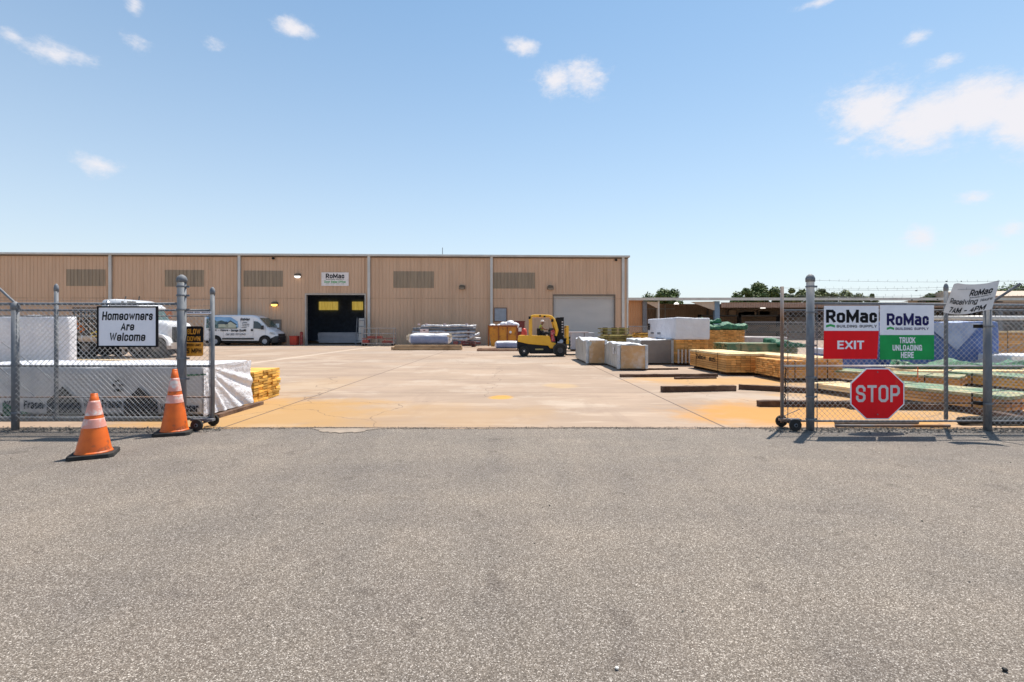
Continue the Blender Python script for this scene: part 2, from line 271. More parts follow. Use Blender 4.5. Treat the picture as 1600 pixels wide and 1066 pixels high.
# ================================================================== THE SETTING
def ground_mat():
    m = bpy.data.materials.new('asphalt'); m.use_nodes = True; t = m.node_tree; n = t.nodes; l = t.links; b = n['Principled BSDF']
    tcn = n.new('ShaderNodeTexCoord'); P = tcn.outputs['Object']
    def noi(s, d=6, r=.6):
        x = n.new('ShaderNodeTexNoise'); x.inputs['Scale'].default_value = s; x.inputs['Detail'].default_value = d; x.inputs['Roughness'].default_value = r; l.new(P, x.inputs['Vector']); return x.outputs[0]
    def ramp(v, pts):
        x = n.new('ShaderNodeValToRGB'); l.new(v, x.inputs[0]); e = x.color_ramp.elements
        e[0].position, e[0].color = pts[0][0], (*pts[0][1], 1); e[1].position, e[1].color = pts[-1][0], (*pts[-1][1], 1)
        for p, c in pts[1:-1]: q = e.new(p); q.color = (*c, 1)
        return x.outputs[0]
    def vor(s):
        x = n.new('ShaderNodeTexVoronoi'); x.inputs['Scale'].default_value = s; l.new(P, x.inputs['Vector']); return x
    def mul(a, bb, ty='MULTIPLY', f=1):
        x = n.new('ShaderNodeMix'); x.data_type = 'RGBA'; x.blend_type = ty; x.inputs[0].default_value = f; l.new(a, x.inputs[6]); l.new(bb, x.inputs[7]); return x.outputs[2]
    v1 = vor(185); s1 = n.new('ShaderNodeSeparateColor'); l.new(v1.outputs['Color'], s1.inputs[0])
    chips = ramp(s1.outputs[0], [(0, (.10, .086, .072)), (.35, (.145, .125, .104)), (.62, (.185, .162, .138)), (.86, (.265, .24, .212)), (1, (.46, .43, .39))])
    edge = ramp(v1.outputs['Distance'], [(0, (1, 1, 1)), (.42, (.95, .95, .95)), (.8, (.5, .47, .44))])
    base = mul(chips, edge)
    v2 = vor(340); s2 = n.new('ShaderNodeSeparateColor'); l.new(v2.outputs['Color'], s2.inputs[0])
    fine = ramp(s2.outputs[1], [(0, (.72, .72, .72)), (.7, (1.0, 1.0, 1.0)), (1, (1.5, 1.5, 1.5))])
    base = mul(base, fine)
    big = ramp(noi(.22, 4), [(.3, (1.08, 1.07, 1.10)), (.5, (1.26, 1.22, 1.20)), (.7, (1.48, 1.40, 1.34))]); base = mul(base, big)
    mid = ramp(noi(1.6, 7), [(.3, (.90, .90, .91)), (.7, (1.10, 1.09, 1.07))]); base = mul(base, mid)
    def noi2(s, st, d=6):
        mp = n.new('ShaderNodeMapping'); mp.inputs['Scale'].default_value = st; l.new(P, mp.inputs[0]); x = n.new('ShaderNodeTexNoise'); x.inputs['Scale'].default_value = s; x.inputs['Detail'].default_value = d; x.inputs['Roughness'].default_value = .6; l.new(mp.outputs[0], x.inputs['Vector']); return x.outputs[0]
    base = mul(base, ramp(noi2(1.0, (1.3, .16, 1)), [(.36, (.93, .93, .94)), (.5, (1, 1, 1)), (.64, (1.05, 1.04, 1.03))]))      # wheel paths into the yard
    base = mul(base, ramp(noi2(1.0, (.12, 1.1, 1)), [(.38, (.94, .94, .95)), (.5, (1, 1, 1)), (.66, (1.06, 1.05, 1.04))]))     # drifted sand across the lane
    base = mul(base, ramp(noi2(3.0, (1, 1, 1), 9), [(.33, (.78, .77, .77)), (.40, (1, 1, 1)), (1, (1, 1, 1))]))                 # small oil spots
    cr = n.new('ShaderNodeTexVoronoi'); cr.feature = 'DISTANCE_TO_EDGE'; cr.inputs['Scale'].default_value = .28
    wp = n.new('ShaderNodeMix'); wp.data_type = 'RGBA'; wp.inputs[0].default_value = .10; l.new(P, wp.inputs[6]); nn = n.new('ShaderNodeTexNoise'); nn.inputs['Scale'].default_value = 2.2; nn.inputs['Detail'].default_value = 8; l.new(P, nn.inputs['Vector']); wps = n.new('ShaderNodeVectorMath'); wps.operation = 'SCALE'; wps.inputs['Scale'].default_value = 9; l.new(nn.outputs['Color'], wps.inputs[0]); l.new(wps.outputs[0], wp.inputs[7]); l.new(wp.outputs[2], cr.inputs['Vector'])
    base = mul(base, ramp(cr.outputs['Distance'], [(0, (.90, .89, .88)), (.002, (.94, .94, .93)), (.004, (1, 1, 1))]))
    l.new(base, b.inputs['Base Color']); b.inputs['Roughness'].default_value = .85; b.inputs['Specular IOR Level'].default_value = .35
    bp = n.new('ShaderNodeBump'); bp.inputs['Strength'].default_value = .55; bp.inputs['Distance'].default_value = .004; bp.invert = True
    l.new(v1.outputs['Distance'], bp.inputs['Height']); l.new(bp.outputs[0], b.inputs['Normal'])
    return m
def yard_mat():
    m = bpy.data.materials.new('yard_concrete'); m.use_nodes = True; t = m.node_tree; n = t.nodes; l = t.links; b = n['Principled BSDF']
    tcn = n.new('ShaderNodeTexCoord'); P = tcn.outputs['Object']; sp = n.new('ShaderNodeSeparateXYZ'); l.new(P, sp.inputs[0])
    def M_(op, a, bb=None, clamp=False):
        x = n.new('ShaderNodeMath'); x.operation = op; x.use_clamp = clamp
        for i, v in enumerate((a, bb)):
            if v is None: continue
            if isinstance(v, (int, float)): x.inputs[i].default_value = v
            else: l.new(v, x.inputs[i])
        return x.outputs[0]
    def noi(s, d=6, r=.6, st=(1, 1, 1)):
        mp = n.new('ShaderNodeMapping'); mp.inputs['Scale'].default_value = st; l.new(P, mp.inputs[0])
        x = n.new('ShaderNodeTexNoise'); x.inputs['Scale'].default_value = s; x.inputs['Detail'].default_value = d; x.inputs['Roughness'].default_value = r; l.new(mp.outputs[0], x.inputs['Vector']); return x.outputs[0]
    def mix(f, a, bb):
        x = n.new('ShaderNodeMix'); x.data_type = 'RGBA'
        if isinstance(f, float): x.inputs[0].default_value = f
        else: l.new(f, x.inputs[0])
        for i, v in ((6, a), (7, bb)):
            if isinstance(v, tuple): x.inputs[i].default_value = (*v, 1)
            else: l.new(v, x.inputs[i])
        return x.outputs[2]
    def rg(v, a, bb, lo=0, hi=1):
        x = n.new('ShaderNodeMapRange'); x.interpolation_type = 'SMOOTHSTEP'; l.new(v, x.inputs[0]); x.inputs[1].default_value = a; x.inputs[2].default_value = bb; x.inputs[3].default_value = lo; x.inputs[4].default_value = hi; return x.outputs[0]
    c = mix(rg(noi(.35, 7), .35, .65), (.385, .278, .20), (.325, .235, .168))
    c = mix(M_('MULTIPLY', rg(noi(.9, 8, .7, (.35, 1.3, 1)), .48, .75), .6), c, (.27, .19, .145))
    c = mix(M_('MULTIPLY', rg(noi(6, 8, .7), .55, .8), .45), c, (.47, .375, .295))
    c = mix(M_('MULTIPLY', rg(noi(.55, 9, .72, (.25, 1.6, 1)), .52, .60), .5), c, (.26, .185, .135))
    c = mix(M_('MULTIPLY', rg(noi(2.3, 9, .75, (.5, 1.2, 1)), .60, .70), .5), c, (.22, .15, .11))
    c = mix(M_('MULTIPLY', rg(noi(1.1, 6, .6, (.3, 1.5, 1)), .56, .66), .5), c, (.50, .385, .29))
    c = mix(M_('MULTIPLY', rg(noi(.30, 9, .7), .50, .60), .5), c, (.47, .38, .30))
    c = mix(M_('MULTIPLY', rg(noi(5.0, 9, .8), .62, .68), .45), c, (.20, .14, .10))
    c = mix(M_('MULTIPLY', rg(noi(.8, 9, .7, (1.6, .22, 1)), .55, .63), .30), c, (.27, .19, .14))
    # slab-to-slab tone
    jx = M_('DIVIDE', M_('SUBTRACT', sp.outputs[0], 3.1), 3.65); jy = M_('DIVIDE', M_('SUBTRACT', sp.outputs[1], 7.27), 3.9)
    cmb = n.new('ShaderNodeCombineXYZ'); l.new(M_('FLOOR', jx), cmb.inputs[0]); l.new(M_('FLOOR', jy), cmb.inputs[1])
    wn = n.new('ShaderNodeTexWhiteNoise'); wn.noise_dimensions = '3D'; l.new(cmb.outputs[0], wn.inputs['Vector'])
    c = mix(M_('MULTIPLY', wn.outputs['Value'], .22), c, (.26, .185, .135))
    # rust-orange stains: right under the lumber, left under the bundle, one spill
    def blob(cx, cy, rx, ry, s, col, nz=1.2):
        a = M_('DIVIDE', M_('SUBTRACT', sp.outputs[0], cx), rx); bb = M_('DIVIDE', M_('SUBTRACT', sp.outputs[1], cy), ry)
        d = M_('ADD', M_('MULTIPLY', a, a), M_('MULTIPLY', bb, bb))
        g = M_('ADD', M_('SUBTRACT', 1, d), M_('MULTIPLY', M_('SUBTRACT', noi(.9, 7, .65), .5), nz * 2))
        return mix(M_('MULTIPLY', rg(g, -.1, .9), s), c, col)
    c = blob(4.9, 8.4, 2.4, 1.9, .9, (.47, .22, .04)); c = blob(8.5, 10, 3.2, 4.2, .7, (.46, .25, .07)); c = blob(5.6, 13.6, 2.6, 1.6, .75, (.46, .245, .065))
    c = blob(-4.2, 8.6, 2.4, 2.2, .85, (.42, .23, .065)); c = blob(-2.0, 8.4, 3.4, 1.6, .45, (.37, .225, .10)); c = blob(-5.0, 12.5, 1.2, 3, .3, (.40, .25, .11))
    c = blob(-.24, 10.45, .26, .42, .85, (.56, .28, .035), 1.5); c = blob(1.2, 12.5, .5, .6, .4, (.50, .33, .14), 1.5)
    c = blob(-6, 30, 9, 2.2, .35, (.34, .28, .24)); c = blob(-1, 22, 8, 1.5, .3, (.36, .30, .25)); c = blob(-14, 36, 12, 2.5, .45, (.33, .27, .24))
    # fine cracks and joints
    def line(v, w):
        fr = M_('ABSOLUTE', M_('SUBTRACT', M_('FRACT', M_('ADD', v, .5)), .5)); return M_('LESS_THAN', fr, w)
    j = M_('MAXIMUM', line(M_('MULTIPLY', jx, .5), .0024), line(jy, .0045))
    ck = n.new('ShaderNodeTexVoronoi'); ck.feature = 'DISTANCE_TO_EDGE'; ck.inputs['Scale'].default_value = .16; cv = n.new('ShaderNodeVectorMath'); cn = n.new('ShaderNodeTexNoise'); cn.inputs['Scale'].default_value = 1.4; cn.inputs['Detail'].default_value = 8; l.new(P, cn.inputs['Vector']); cs_ = n.new('ShaderNodeVectorMath'); cs_.operation = 'SCALE'; cs_.inputs['Scale'].default_value = .8; l.new(cn.outputs['Color'], cs_.inputs[0]); l.new(P, cv.inputs[0]); l.new(cs_.outputs[0], cv.inputs[1]); l.new(cv.outputs[0], ck.inputs['Vector'])
    j = M_('MAXIMUM', j, M_('MULTIPLY', M_('LESS_THAN', ck.outputs['Distance'], .0016), .6))
    c = mix(M_('MULTIPLY', j, .85), c, (.09, .06, .045))
    # pale strip between two pours
    ps = M_('LESS_THAN', M_('ABSOLUTE', M_('ADD', sp.outputs[0], M_('ADD', 10.7, M_('MULTIPLY', noi(1.5, 5), .15)))), .16)
    c = mix(M_('MULTIPLY', ps, .7), c, (.52, .42, .33))
    l.new(c, b.inputs['Base Color']); b.inputs['Roughness'].default_value = .88
    bp = n.new('ShaderNodeBump'); bp.inputs['Strength'].default_value = .3; bp.inputs['Distance'].default_value = .01; l.new(noi(25, 5), bp.inputs['Height']); l.new(bp.outputs[0], b.inputs['Normal'])
    return m
def sheet(name, pts, z, m, kind='structure'):
    mb = MB(); mb.add([(x, y, z) for x, y in pts], [tuple(range(len(pts)))]); o = mb.build(name, m, fixn=False); o['kind'] = kind; return o
soil = mat('soil', (.22, .17, .12), (.16, .14, .07), scale=.4, rough=.95)
sheet('ground', [(-900, -300), (900, -300), (900, 1500), (-900, 1500)], -.012, soil)
sheet('asphalt_road', [(-60, -25), (60, -25), (60, 7.3), (-60, 7.3)], -.004, ground_mat())
edge = [(60, 95), (-75, 95), (-75, 7.25)]
x = -75
ed = []
while x < 60:
    ed.append((x, 7.23 + random.uniform(-.035, .035) + .03 * math.sin(x * 1.7))); x += .22 if -9 < x < 10 else 1.0
sheet('concrete_yard', ed + [(60, 7.25), (60, 95), (-75, 95)], 0.0, yard_mat())
# cement spilled over the asphalt, and loose gravel along the fence foot
mb = MB(); cx0, cy0 = PX(535, 6.98), 6.98
pts = [(cx0 + math.cos(a) * (.48 + .1 * math.sin(3 * a) + random.uniform(-.06, .06)), 7.19 + min(0, math.sin(a)) * (.30 + random.uniform(-.06, .03))) for a in [math.pi + math.pi * i / 22 for i in range(23)]]
mb.add([(a, b, .0035) for a, b in pts], [tuple(range(len(pts)))])
tag(mb.build('cement_spill', mat('cement_spill', (.35, .28, .215), (.25, .20, .16), scale=6, rough=.9), fixn=False), 'pale cement spilled over the asphalt edge', 'spill', kind='structure')
def scatter(name, n, gen, sz, m, label):
    mb = MB()
    for i in range(n):
        x, y = gen(); s = random.uniform(*sz); a = random.uniform(0, 6.28)
        vs = [(x + math.cos(a + k * 1.5708) * s * random.uniform(.7, 1.2), y + math.sin(a + k * 1.5708) * s * random.uniform(.7, 1.2), -.003) for k in range(4)]
        vs.append((x, y, s * random.uniform(.4, .9)))
        mb.add(vs, [(0, 1, 4), (1, 2, 4), (2, 3, 4), (3, 0, 4)])
    tag(mb.build(name, m), label, 'gravel', kind='stuff')
grav = mat('gravel', (.16, .145, .13), (.08, .07, .06), scale=8, isl=.5, rough=.95)
def gen_edge():
    s = random.random()
    x = random.uniform(-8.5, -4.1) if s < .45 else random.uniform(3.6, 9.5)
    return x, 7.1 + random.gauss(0, .10)
scatter('loose_gravel', 2600, gen_edge, (.006, .022), grav, 'dark loose gravel and grit along the foot of the fences')
pebm = mat('pale_pebble', (.75, .72, .66), (.6, .57, .5), rough=.8)
for (px, py, s, m_, lb) in ((964, 1045, .009, pebm, 'small white pebble lying on the asphalt near the bottom edge'), (1570, 1048, .011, black, 'small black stone on the asphalt at the lower right'),):
    Y = GY(py); mb = MB(); mb.lathe([(s * .5, -.002), (s, s * .35), (s * .8, s * .8), (s * .2, s)], (PX(px, Y), Y, 0), 9); tag(mb.build('pebble', m_, smooth=True), lb, 'pebble')

scatter('edge_grit', 2200, lambda: (random.uniform(-4.3, 3.9), 7.235 + random.gauss(0, .035) + .02 * math.sin(random.random() * 40)), (.004, .014), mat('edge_grit', (.26, .21, .17), (.10, .085, .07), scale=8, isl=.5, rough=.95), 'fine grit and broken crumbs where the asphalt meets the concrete')
def gen_deb():
    y = 2.2 + 5 * random.random() ** .8; return random.uniform(-1.05, 1.05) * y, y
scatter('road_debris', 170, gen_deb, (.003, .010), mat('debris', (.05, .035, .025), (.30, .26, .2), scale=4, isl=.6), 'tiny bark chips and stones scattered on the asphalt')
# ================================================================== WAREHOUSE
ROT = math.atan2(1.9, 53.97); WX, WY = PX(981, 44.5), 44.5; tR = math.tan(ROT)
def wall_u(px):
    k = (px - 800) / F; Y = (WY - tR * WX) / (1 - tR * k); return (k * Y - WX) / math.cos(ROT), Y
def wz(px, py): return PZ(py, wall_u(px)[1])
B = thing('warehouse', 'long tan ribbed metal warehouse with grey trim and an open dark doorway', 'warehouse', (WX, WY, 0), ROT)
tan = mat('tan_metal', (.63, .415, .275), (.59, .38, .245), scale=.5, rough=.55, c3=(.50, .32, .205), s3=.9, lo3=.48, hi3=.75, st=(1.6, 1, .16))
trim = mat('pale_trim', (.60, .59, .56), (.50, .49, .46), scale=1, rough=.5)
H = 7.83; UL = -75.0
def ribbed(mb, u0, u1, z0, z1, y=0.0, pitch=.305, d=.035):
    """sheet-metal cladding facing -y with trapezoid ribs"""
    pts = []; u = math.floor(u0 / pitch) * pitch
    while u < u1:
        for a, h in ((0, 0), (.22, 0), (.225 + .02, d), (.285, d), (.305, 0)):
            uu = u + a
            if u0 <= uu <= u1: pts.append((uu, y - h))
        u += pitch
    pts = [(u0, y)] + [p for p in pts if u0 + .001 < p[0] < u1 - .001] + [(u1, y)]
    n = len(pts); mb.add([(p[0], p[1], z0) for p in pts] + [(p[0], p[1], z1) for p in pts], [(i, i + 1, i + 1 + n, i + n) for i in range(n - 1)])
dl0, dl1 = wall_u(479)[0], wall_u(570)[0]; dlz = wz(525, 461)
dr0, dr1 = wall_u(865)[0], wall_u(960)[0]; drz = wz(912, 462)
mb = MB()
for a, b, z in ((UL, dl0, 0), (dl0, dl1, dlz), (dl1, dr0, 0), (dr0, dr1, drz), (dr1, 0, 0)): ribbed(mb, a, b, z, H)
mb.box(-.05, .0, .02, 38, 0, H); mb.box(UL, -.05, 37.9, 38, 0, H); mb.box(UL, UL + .05, .02, 37.9, 0, H)
mb.build('wall', tan, B, fixn=False)
mb = MB(); mb.add([(UL - .3, -.25, H + .02), (.12, -.25, H + .02), (.12, 19, H + 1.4), (UL - .3, 19, H + 1.4), (.12, 38.2, H + .02), (UL - .3, 38.2, H + .02), (.12, -.25, H - .1), (.12, 38.2, H - .1)],
    [(0, 1, 2, 3), (3, 2, 4, 5), (1, 6, 7, 4, 2)]); mb.build('roof', trim, B)
mb = MB(); mb.box(UL, .13, -.30, -.08, H - .10, H + .07); mb.build('eave_gutter', trim, B, bevel=.02)
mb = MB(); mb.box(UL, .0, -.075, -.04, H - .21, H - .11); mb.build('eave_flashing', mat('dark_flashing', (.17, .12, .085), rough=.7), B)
for px in (174, 375, 577, 768, 973):
    u = wall_u(px)[0]; mb = MB(); mb.box(u - .11, u + .11, -.20, -.05, .25, H - .1); mb.box(u - .11, u + .11, -.34, -.18, .12, .27)
    mb.build('downspout', trim, B)
for a_, b_, z_ in ((UL, dl0 - .3, 4.02), (dl1 + .3, -.1, 4.05)): mb = MB(); mb.box(a_, b_, -.0395, -.036, z_, z_ + .03); mb.build('lap_seam', mat('seam_brown', (.30, .19, .12), (.5, .32, .2), scale=.8, lo=.45, hi=.55), B)
mb = MB(); mb.box(-.10, .03, -.06, .01, 0, H - .2); mb.build('corner_trim', trim, B)
skyl = mat('skylight_panel', (.34, .25, .165), (.25, .185, .125), scale=1.2, rough=.35, st=(2.5, 1, .25))
for x0, x1, y0, y1 in ((104, 165, 421, 447), (258, 319, 422, 448), (381, 442, 423, 448), (615, 678, 424, 450), (771, 836, 426, 451)):
    a, b = wall_u(x0)[0], wall_u(x1)[0]; mb = MB(); ribbed(mb, a, b, wz(x0, y1), wz(x0, y0), -.018, .305, .04); mb.build('skylight_panel', skyl, B, fixn=False)
for px in (480.5, 523, 656):
    pass
# left doorway: frame, dark interior, lit panels in the back wall
ifr = mat('door_frame', (.50, .45, .40), (.4, .35, .3), rough=.6)
mb = MB(); t_ = .12
mb.box(dl0 - t_, dl0, -.08, .25, 0, dlz + t_); mb.box(dl1, dl1 + t_, -.08, .25, 0, dlz + t_); mb.box(dl0, dl1, -.08, .25, dlz, dlz + t_); mb.build('doorway_frame', ifr, B)
inn = mat('interior_dark', (.24, .31, .46), (.17, .22, .34), rough=.9)
mb = MB(); a, b, dd = dl0 - 9, dl1 + 2.5, 14.0
mb.add([(a, .3, 0), (a, dd, 0), (a, dd, 6), (a, .3, 6), (b, .3, 0), (b, dd, 0), (b, dd, 6), (b, .3, 6)], [(0, 1, 2, 3), (4, 7, 6, 5), (1, 5, 6, 2), (3, 2, 6, 7)])
mb.add([(a, .3, 0), (dl0 - .1, .3, 0), (dl0 - .1, .3, 6), (a, .3, 6), (b, .3, 0), (dl1 + .1, .3, 0), (dl1 + .1, .3, 6), (b, .3, 6), (dl0 - .1, .3, dlz + .1), (dl1 + .1, .3, dlz + .1)], [(0, 1, 2, 3), (4, 7, 6, 5), (8, 9, 6, 2)])
mb.build('interior', inn, B, fixn=False)
lit = mat('lit_panel', (.62, .45, .10), (.50, .34, .06), scale=3, emis=.34, st=(3, 1, .3))  # emission stands for daylight coming through translucent panels
def in_u(px, dd):
    # intersection of the ray with the plane a distance dd behind the wall
    k = (px - 800) / F; n_ = Vector((-math.sin(ROT), math.cos(ROT))); o_ = Vector((WX, WY)) + n_ * dd; Y = o_.dot(n_) / (k * n_.x + n_.y); P_ = Vector((k * Y, Y)) - Vector((WX, WY))
    return P_.dot(Vector((math.cos(ROT), math.sin(ROT)))), Y
for x0, x1, y0, y1 in ((498, 528, 471.5, 484.5), (550, 567, 471.5, 484.5)):
    a, Y = in_u(x0, 13.8); b, _ = in_u(x1, 13.8); mb = MB(); ribbed(mb, a, b, PZ(y1, Y), PZ(y0, Y), 13.85, .3, .03); mb.build('lit_panel', lit, B, fixn=False)
# roller door on the right
rdm = mat('roller_door', (.56, .53, .50), (.50, .475, .45), scale=.8, rough=.5, st=(.4, 1, 1.5))
mb = MB(); n_ = int(drz / .09); prof = []
for i in range(n_ + 1):
    z = drz * i / n_; prof += [(.16, z), (.135, min(drz, z + .03)), (.135, min(drz, z + .05))]
k = len(prof); mb.add([(dr0, y, z) for y, z in prof] + [(dr1, y, z) for y, z in prof], [(i, i + 1, i + 1 + k, i + k) for i in range(k - 1)]); mb.build('roller_door', rdm, B)
mb = MB(); dk = mat('dark_jamb', (.20, .155, .12), rough=.6)
mb.box(dr0 - .08, dr0, -.055, .17, 0, drz + .1); mb.box(dr1, dr1 + .08, -.055, .17, 0, drz + .1); mb.box(dr0, dr1, -.055, .17, drz, drz + .1); mb.build('roller_door_frame', dk, B)
# personnel door behind the van, louvre vent
a, b = wall_u(425)[0], wall_u(440)[0]; z1 = wz(432, 499.5)
mb = MB(); mb.box(a, a + .07, -.09, 0, 0, z1); mb.box(b - .07, b, -.09, 0, 0, z1); mb.box(a + .07, b - .07, -.09, 0, z1 - .1, z1); fr_ = mb.build('door_frame', dk, B)
mb = MB(); mb.box(a + .07, b - .07, -.065, 0, 0, z1 - .1); dd_ = mb.build('door', mat('entry_door', (.23, .19, .16), rough=.5), B)
mb = MB(); mb.box(a + .35, b - .18, -.075, -.066, 1.5, 1.85); mb.build('door_notice', white, dd_)
a, b = wall_u(772)[0], wall_u(792)[0]; z0, z1 = wz(780, 501.5), wz(780, 481)
mb = MB(); mb.box(a, a + .05, -.13, 0, z0, z1); mb.box(b - .05, b, -.13, 0, z0, z1); mb.box(a + .05, b - .05, -.13, 0, z1 - .05, z1); mb.box(a - .04, b + .04, -.17, 0, z0 - .07, z0)
v_ = mb.build('vent_frame', mat('vent_frame', (.17, .10, .08), rough=.6), B)
mb = MB(); n_ = 9
for i in range(n_):
    z = z0 + (z1 - .05 - z0) * i / n_; h = (z1 - .05 - z0) / n_
    mb.add([(a + .05, -.12, z), (b - .05, -.12, z), (b - .05, -.05, z + h), (a + .05, -.05, z + h)], [(0, 1, 2, 3)])
mb.build('louvre', mat('louvre', (.46, .48, .52), rough=.5), v_)
# wall lamps and the camera
def wall_lamp(px, py, m, on):
    u, Y = wall_u(px); z = PZ(py, Y); mb = MB()
    mb.prism([(u - .28, z - .12), (u - .26, z + .16), (u - .18, z + .24), (u + .18, z + .24), (u + .26, z + .16), (u + .28, z - .12)], -.10, -.035)
    mb.prism([(u - .24, z + .02), (u - .2, z + .18), (u + .2, z + .18), (u + .24, z + .02)], -.32, -.101)
    o = mb.build('wall_lamp', mat('lamp_housing', (.12, .09, .06), rough=.5), B)
    mb = MB(); mb.prism([(u - .22, z - .1), (u - .24, z + .015), (u + .24, z + .015), (u + .22, z - .1), (u + .1, z - .16), (u - .1, z - .16)], -.30, -.102)
    mb.build('lamp_lens', m, o)
lensw = mat('lens_white', (.9, .86, .8), emis=1.1); lensa = mat('lens_amber', (.95, .55, .12), emis=1.5); lensd = mat('lens_off', (.25, .18, .12), rough=.2)
wall_lamp(466, 432, lensw, 1); wall_lamp(430, 476, lensa, 1); wall_lamp(722, 450, lensd, 0); wall_lamp(860, 450.5, lensd, 0)
for px, py in ((428, 404), (962, 406.5)):
    u, Y = wall_u(px); z = PZ(py, Y); mb = MB(); mb.lathe([(.09, .0), (.12, .05), (.12, .12)], (u, -.16, z - .1), 10); mb.box(u - .05, u + .05, -.2, -.04, z + .02, z + .08); mb.build('dome_camera', black, B)
u, Y = wall_u(684); mb = MB(); mb.tube([(u, 4, H + .2), (u, 4, H + 1.35)], .03, 6); mb.build('roof_mast', galv, B)
# sign on the warehouse
def sign_empty(name, label, loc, rz=0): return thing(name, label, 'sign', loc, rz)
def logo_romac(par, u0, u1, v0, v1, fn, m, sub=True, ms=None):
    """RoMac wordmark over the green roof mark and BUILDING SUPPLY"""
    w = u1 - u0; h = v1 - v0; mb = MB(); put_text(mb, 'RoMac', u0, u1, v0 + h * .27, v1, fn, bold=.045, space=.98)
    if sub: put_text(mb, 'BUILDING SUPPLY', u0 + w * .21, u1, v0, v0 + h * .15, fn, bold=.015, space=2.2)
    mb.build('logo_lettering', m, par, fixn=False)
    if sub:
        a, b = u0, u0 + w * .175; q0, q1 = v0, v0 + h * .20; c = (a + b) / 2; poly = [(a, q0), (a, q1 - h * .07), (c, q1), (b, q1 - h * .07), (b, q0), (c, q0 + h * .07)]
        mb = MB(); P3 = [fn(x, y) for x, y in poly]; mb.add(P3, [(0, 1, 2, 5), (2, 3, 4, 5)]); mb.build('logo_roof_mark', ms or lgreen, par, fixn=False)
u, Y = wall_u(524); s_ = sign_empty('wall_sign', 'white supply company sign high on the warehouse wall above the dark doorway', Vector((WX, WY, PZ(436.5, Y))) + Vector((math.cos(ROT), math.sin(ROT), 0)) * u, ROT)
hw, hh = (545 - 503) / 2 / F * Y, (447 - 426) / 2 / F * Y
mb = MB(); mb.box(-hw, hw, -.09, -.037, -hh, hh); mb.build('panel', signd, s_)
mb = MB(); put_text(mb, 'RoMac', -hw * .68, hw * .68, .12 * hh, .82 * hh, flat(-.094), bold=.04); mb.build('logo_lettering', ink, s_, fixn=False)
mb = MB(); put_text(mb, 'BUILDING SUPPLY', -hw * .66, hw * .66, -.10 * hh, .03 * hh, flat(-.094), bold=.02); put_text(mb, '--- ---- --- ---', -hw * .66, hw * .66, -.82 * hh, -.68 * hh, flat(-.094), bold=.02); mb.build('small_lettering', mat('sign_dkgreen', (.02, .08, .04)), s_, fixn=False)
mb = MB(); put_text(mb, 'Door Sales Office', -hw * .78, hw * .78, -.56 * hh, -.22 * hh, flat(-.094), bold=.03); mb.build('office_lettering', lgreen, s_, fixn=False)

# ================================================================== OPEN SHED
SY = 62.0
def SXp(px): return PX(px, SY)
S = thing('open_shed', 'long low open-fronted shed with brown cladding and a pale roof edge', 'shed', (SXp(982), SY, 0))
sx0 = 0.0; sxe = 78.0; sh = PZ(466.5, SY)
brown = mat('brown_metal', (.52, .37, .26), (.45, .31, .21), scale=.6, rough=.6, st=(1.5, 1, .3)); tan2 = mat('tan_end_wall', (.50, .26, .12), (.44, .23, .11), scale=.5, rough=.6)
mb = MB(); ribbed(mb, 0, SXp(1005) - SXp(982), 0, sh - .1, 0); mb.build('front_wall', tan2, S, fixn=False)
e1 = SXp(1005) - SXp(982)
mb = MB(); ribbed(mb, e1, sxe, 0, sh, 14.0); mb.build('back_wall', brown, S, fixn=False)
mb = MB(); mb.box(e1, e1 + .08, .05, 13.9, 0, sh - .2); mb.build('side_wall', brown, S)
mb = MB(); mb.add([(-.2, -.7, sh), (sxe, -.7, sh), (sxe, 14.4, sh + .9), (-.2, 14.4, sh + .9), (-.2, -.7, sh - .12), (sxe, -.7, sh - .12), (sxe, 14.4, sh + .78), (-.2, 14.4, sh + .78)],
    [(0, 1, 2, 3), (7, 6, 5, 4), (0, 4, 5, 1), (1, 5, 6, 2), (2, 6, 7, 3), (3, 7, 4, 0)]); mb.build('roof', mat('shed_roof', (.50, .49, .46), (.4, .38, .35), scale=.5, rough=.6), S)
mb = MB(); mb.box(-.2, sxe, -.86, -.705, sh - .28, sh + .05); mb.build('roof_fascia', trim, S)
mb = MB(); f0 = SXp(1124) - SXp(982); ribbed(mb, f0, sxe, PZ(481, SY), PZ(473, SY), -.5, .3, .05); mb.build('header_panel', mat('header_brown', (.36, .24, .19), (.3, .2, .15), rough=.6), S, fixn=False)
for px, w, m_ in ((1006.5, .5, galv), (1028, .22, trim), (1119, .62, mat('blue_grey_column', (.17, .26, .36), rough=.5)), (1290, .5, galv), (1440, .5, galv), (1560, .5, galv)):
    a = SXp(px) - SXp(982); mb = MB(); mb.box(a - w / 2, a + w / 2, -.32, .18, 0, sh - .35); mb.build('column', m_, S)
for px in (1018, 1106):
    a = SXp(px) - SXp(982); sg = 1 if px == 1018 else -1
    mb = MB(); mb.prism([(a - sg * 1.0, sh - .4), (a + sg * .9, sh - .45), (a + sg * .9, sh - 1.35)] if sg == 1 else [(a + 1.0, sh - .4), (a - 2.2, sh - .45), (a + .7, sh - 1.5)], -.28, -.1); mb.build('rafter_haunch', mat('haunch', (.55, .45, .36), rough=.6), S)
for px in (1075, 1092): 
    a = SXp(px) - SXp(982); mb = MB(); mb.box(a - .06, a + .06, 13.6, 13.75, 0, sh - .2); mb.build('girt_post', trim, S)
mb = MB(); mb.box(e1 + .3, SXp(1110) - SXp(982), 13.5, 13.6, PZ(482.5, SY + 13) - .06, PZ(482.5, SY + 13) + .06); mb.build('girt', trim, S)
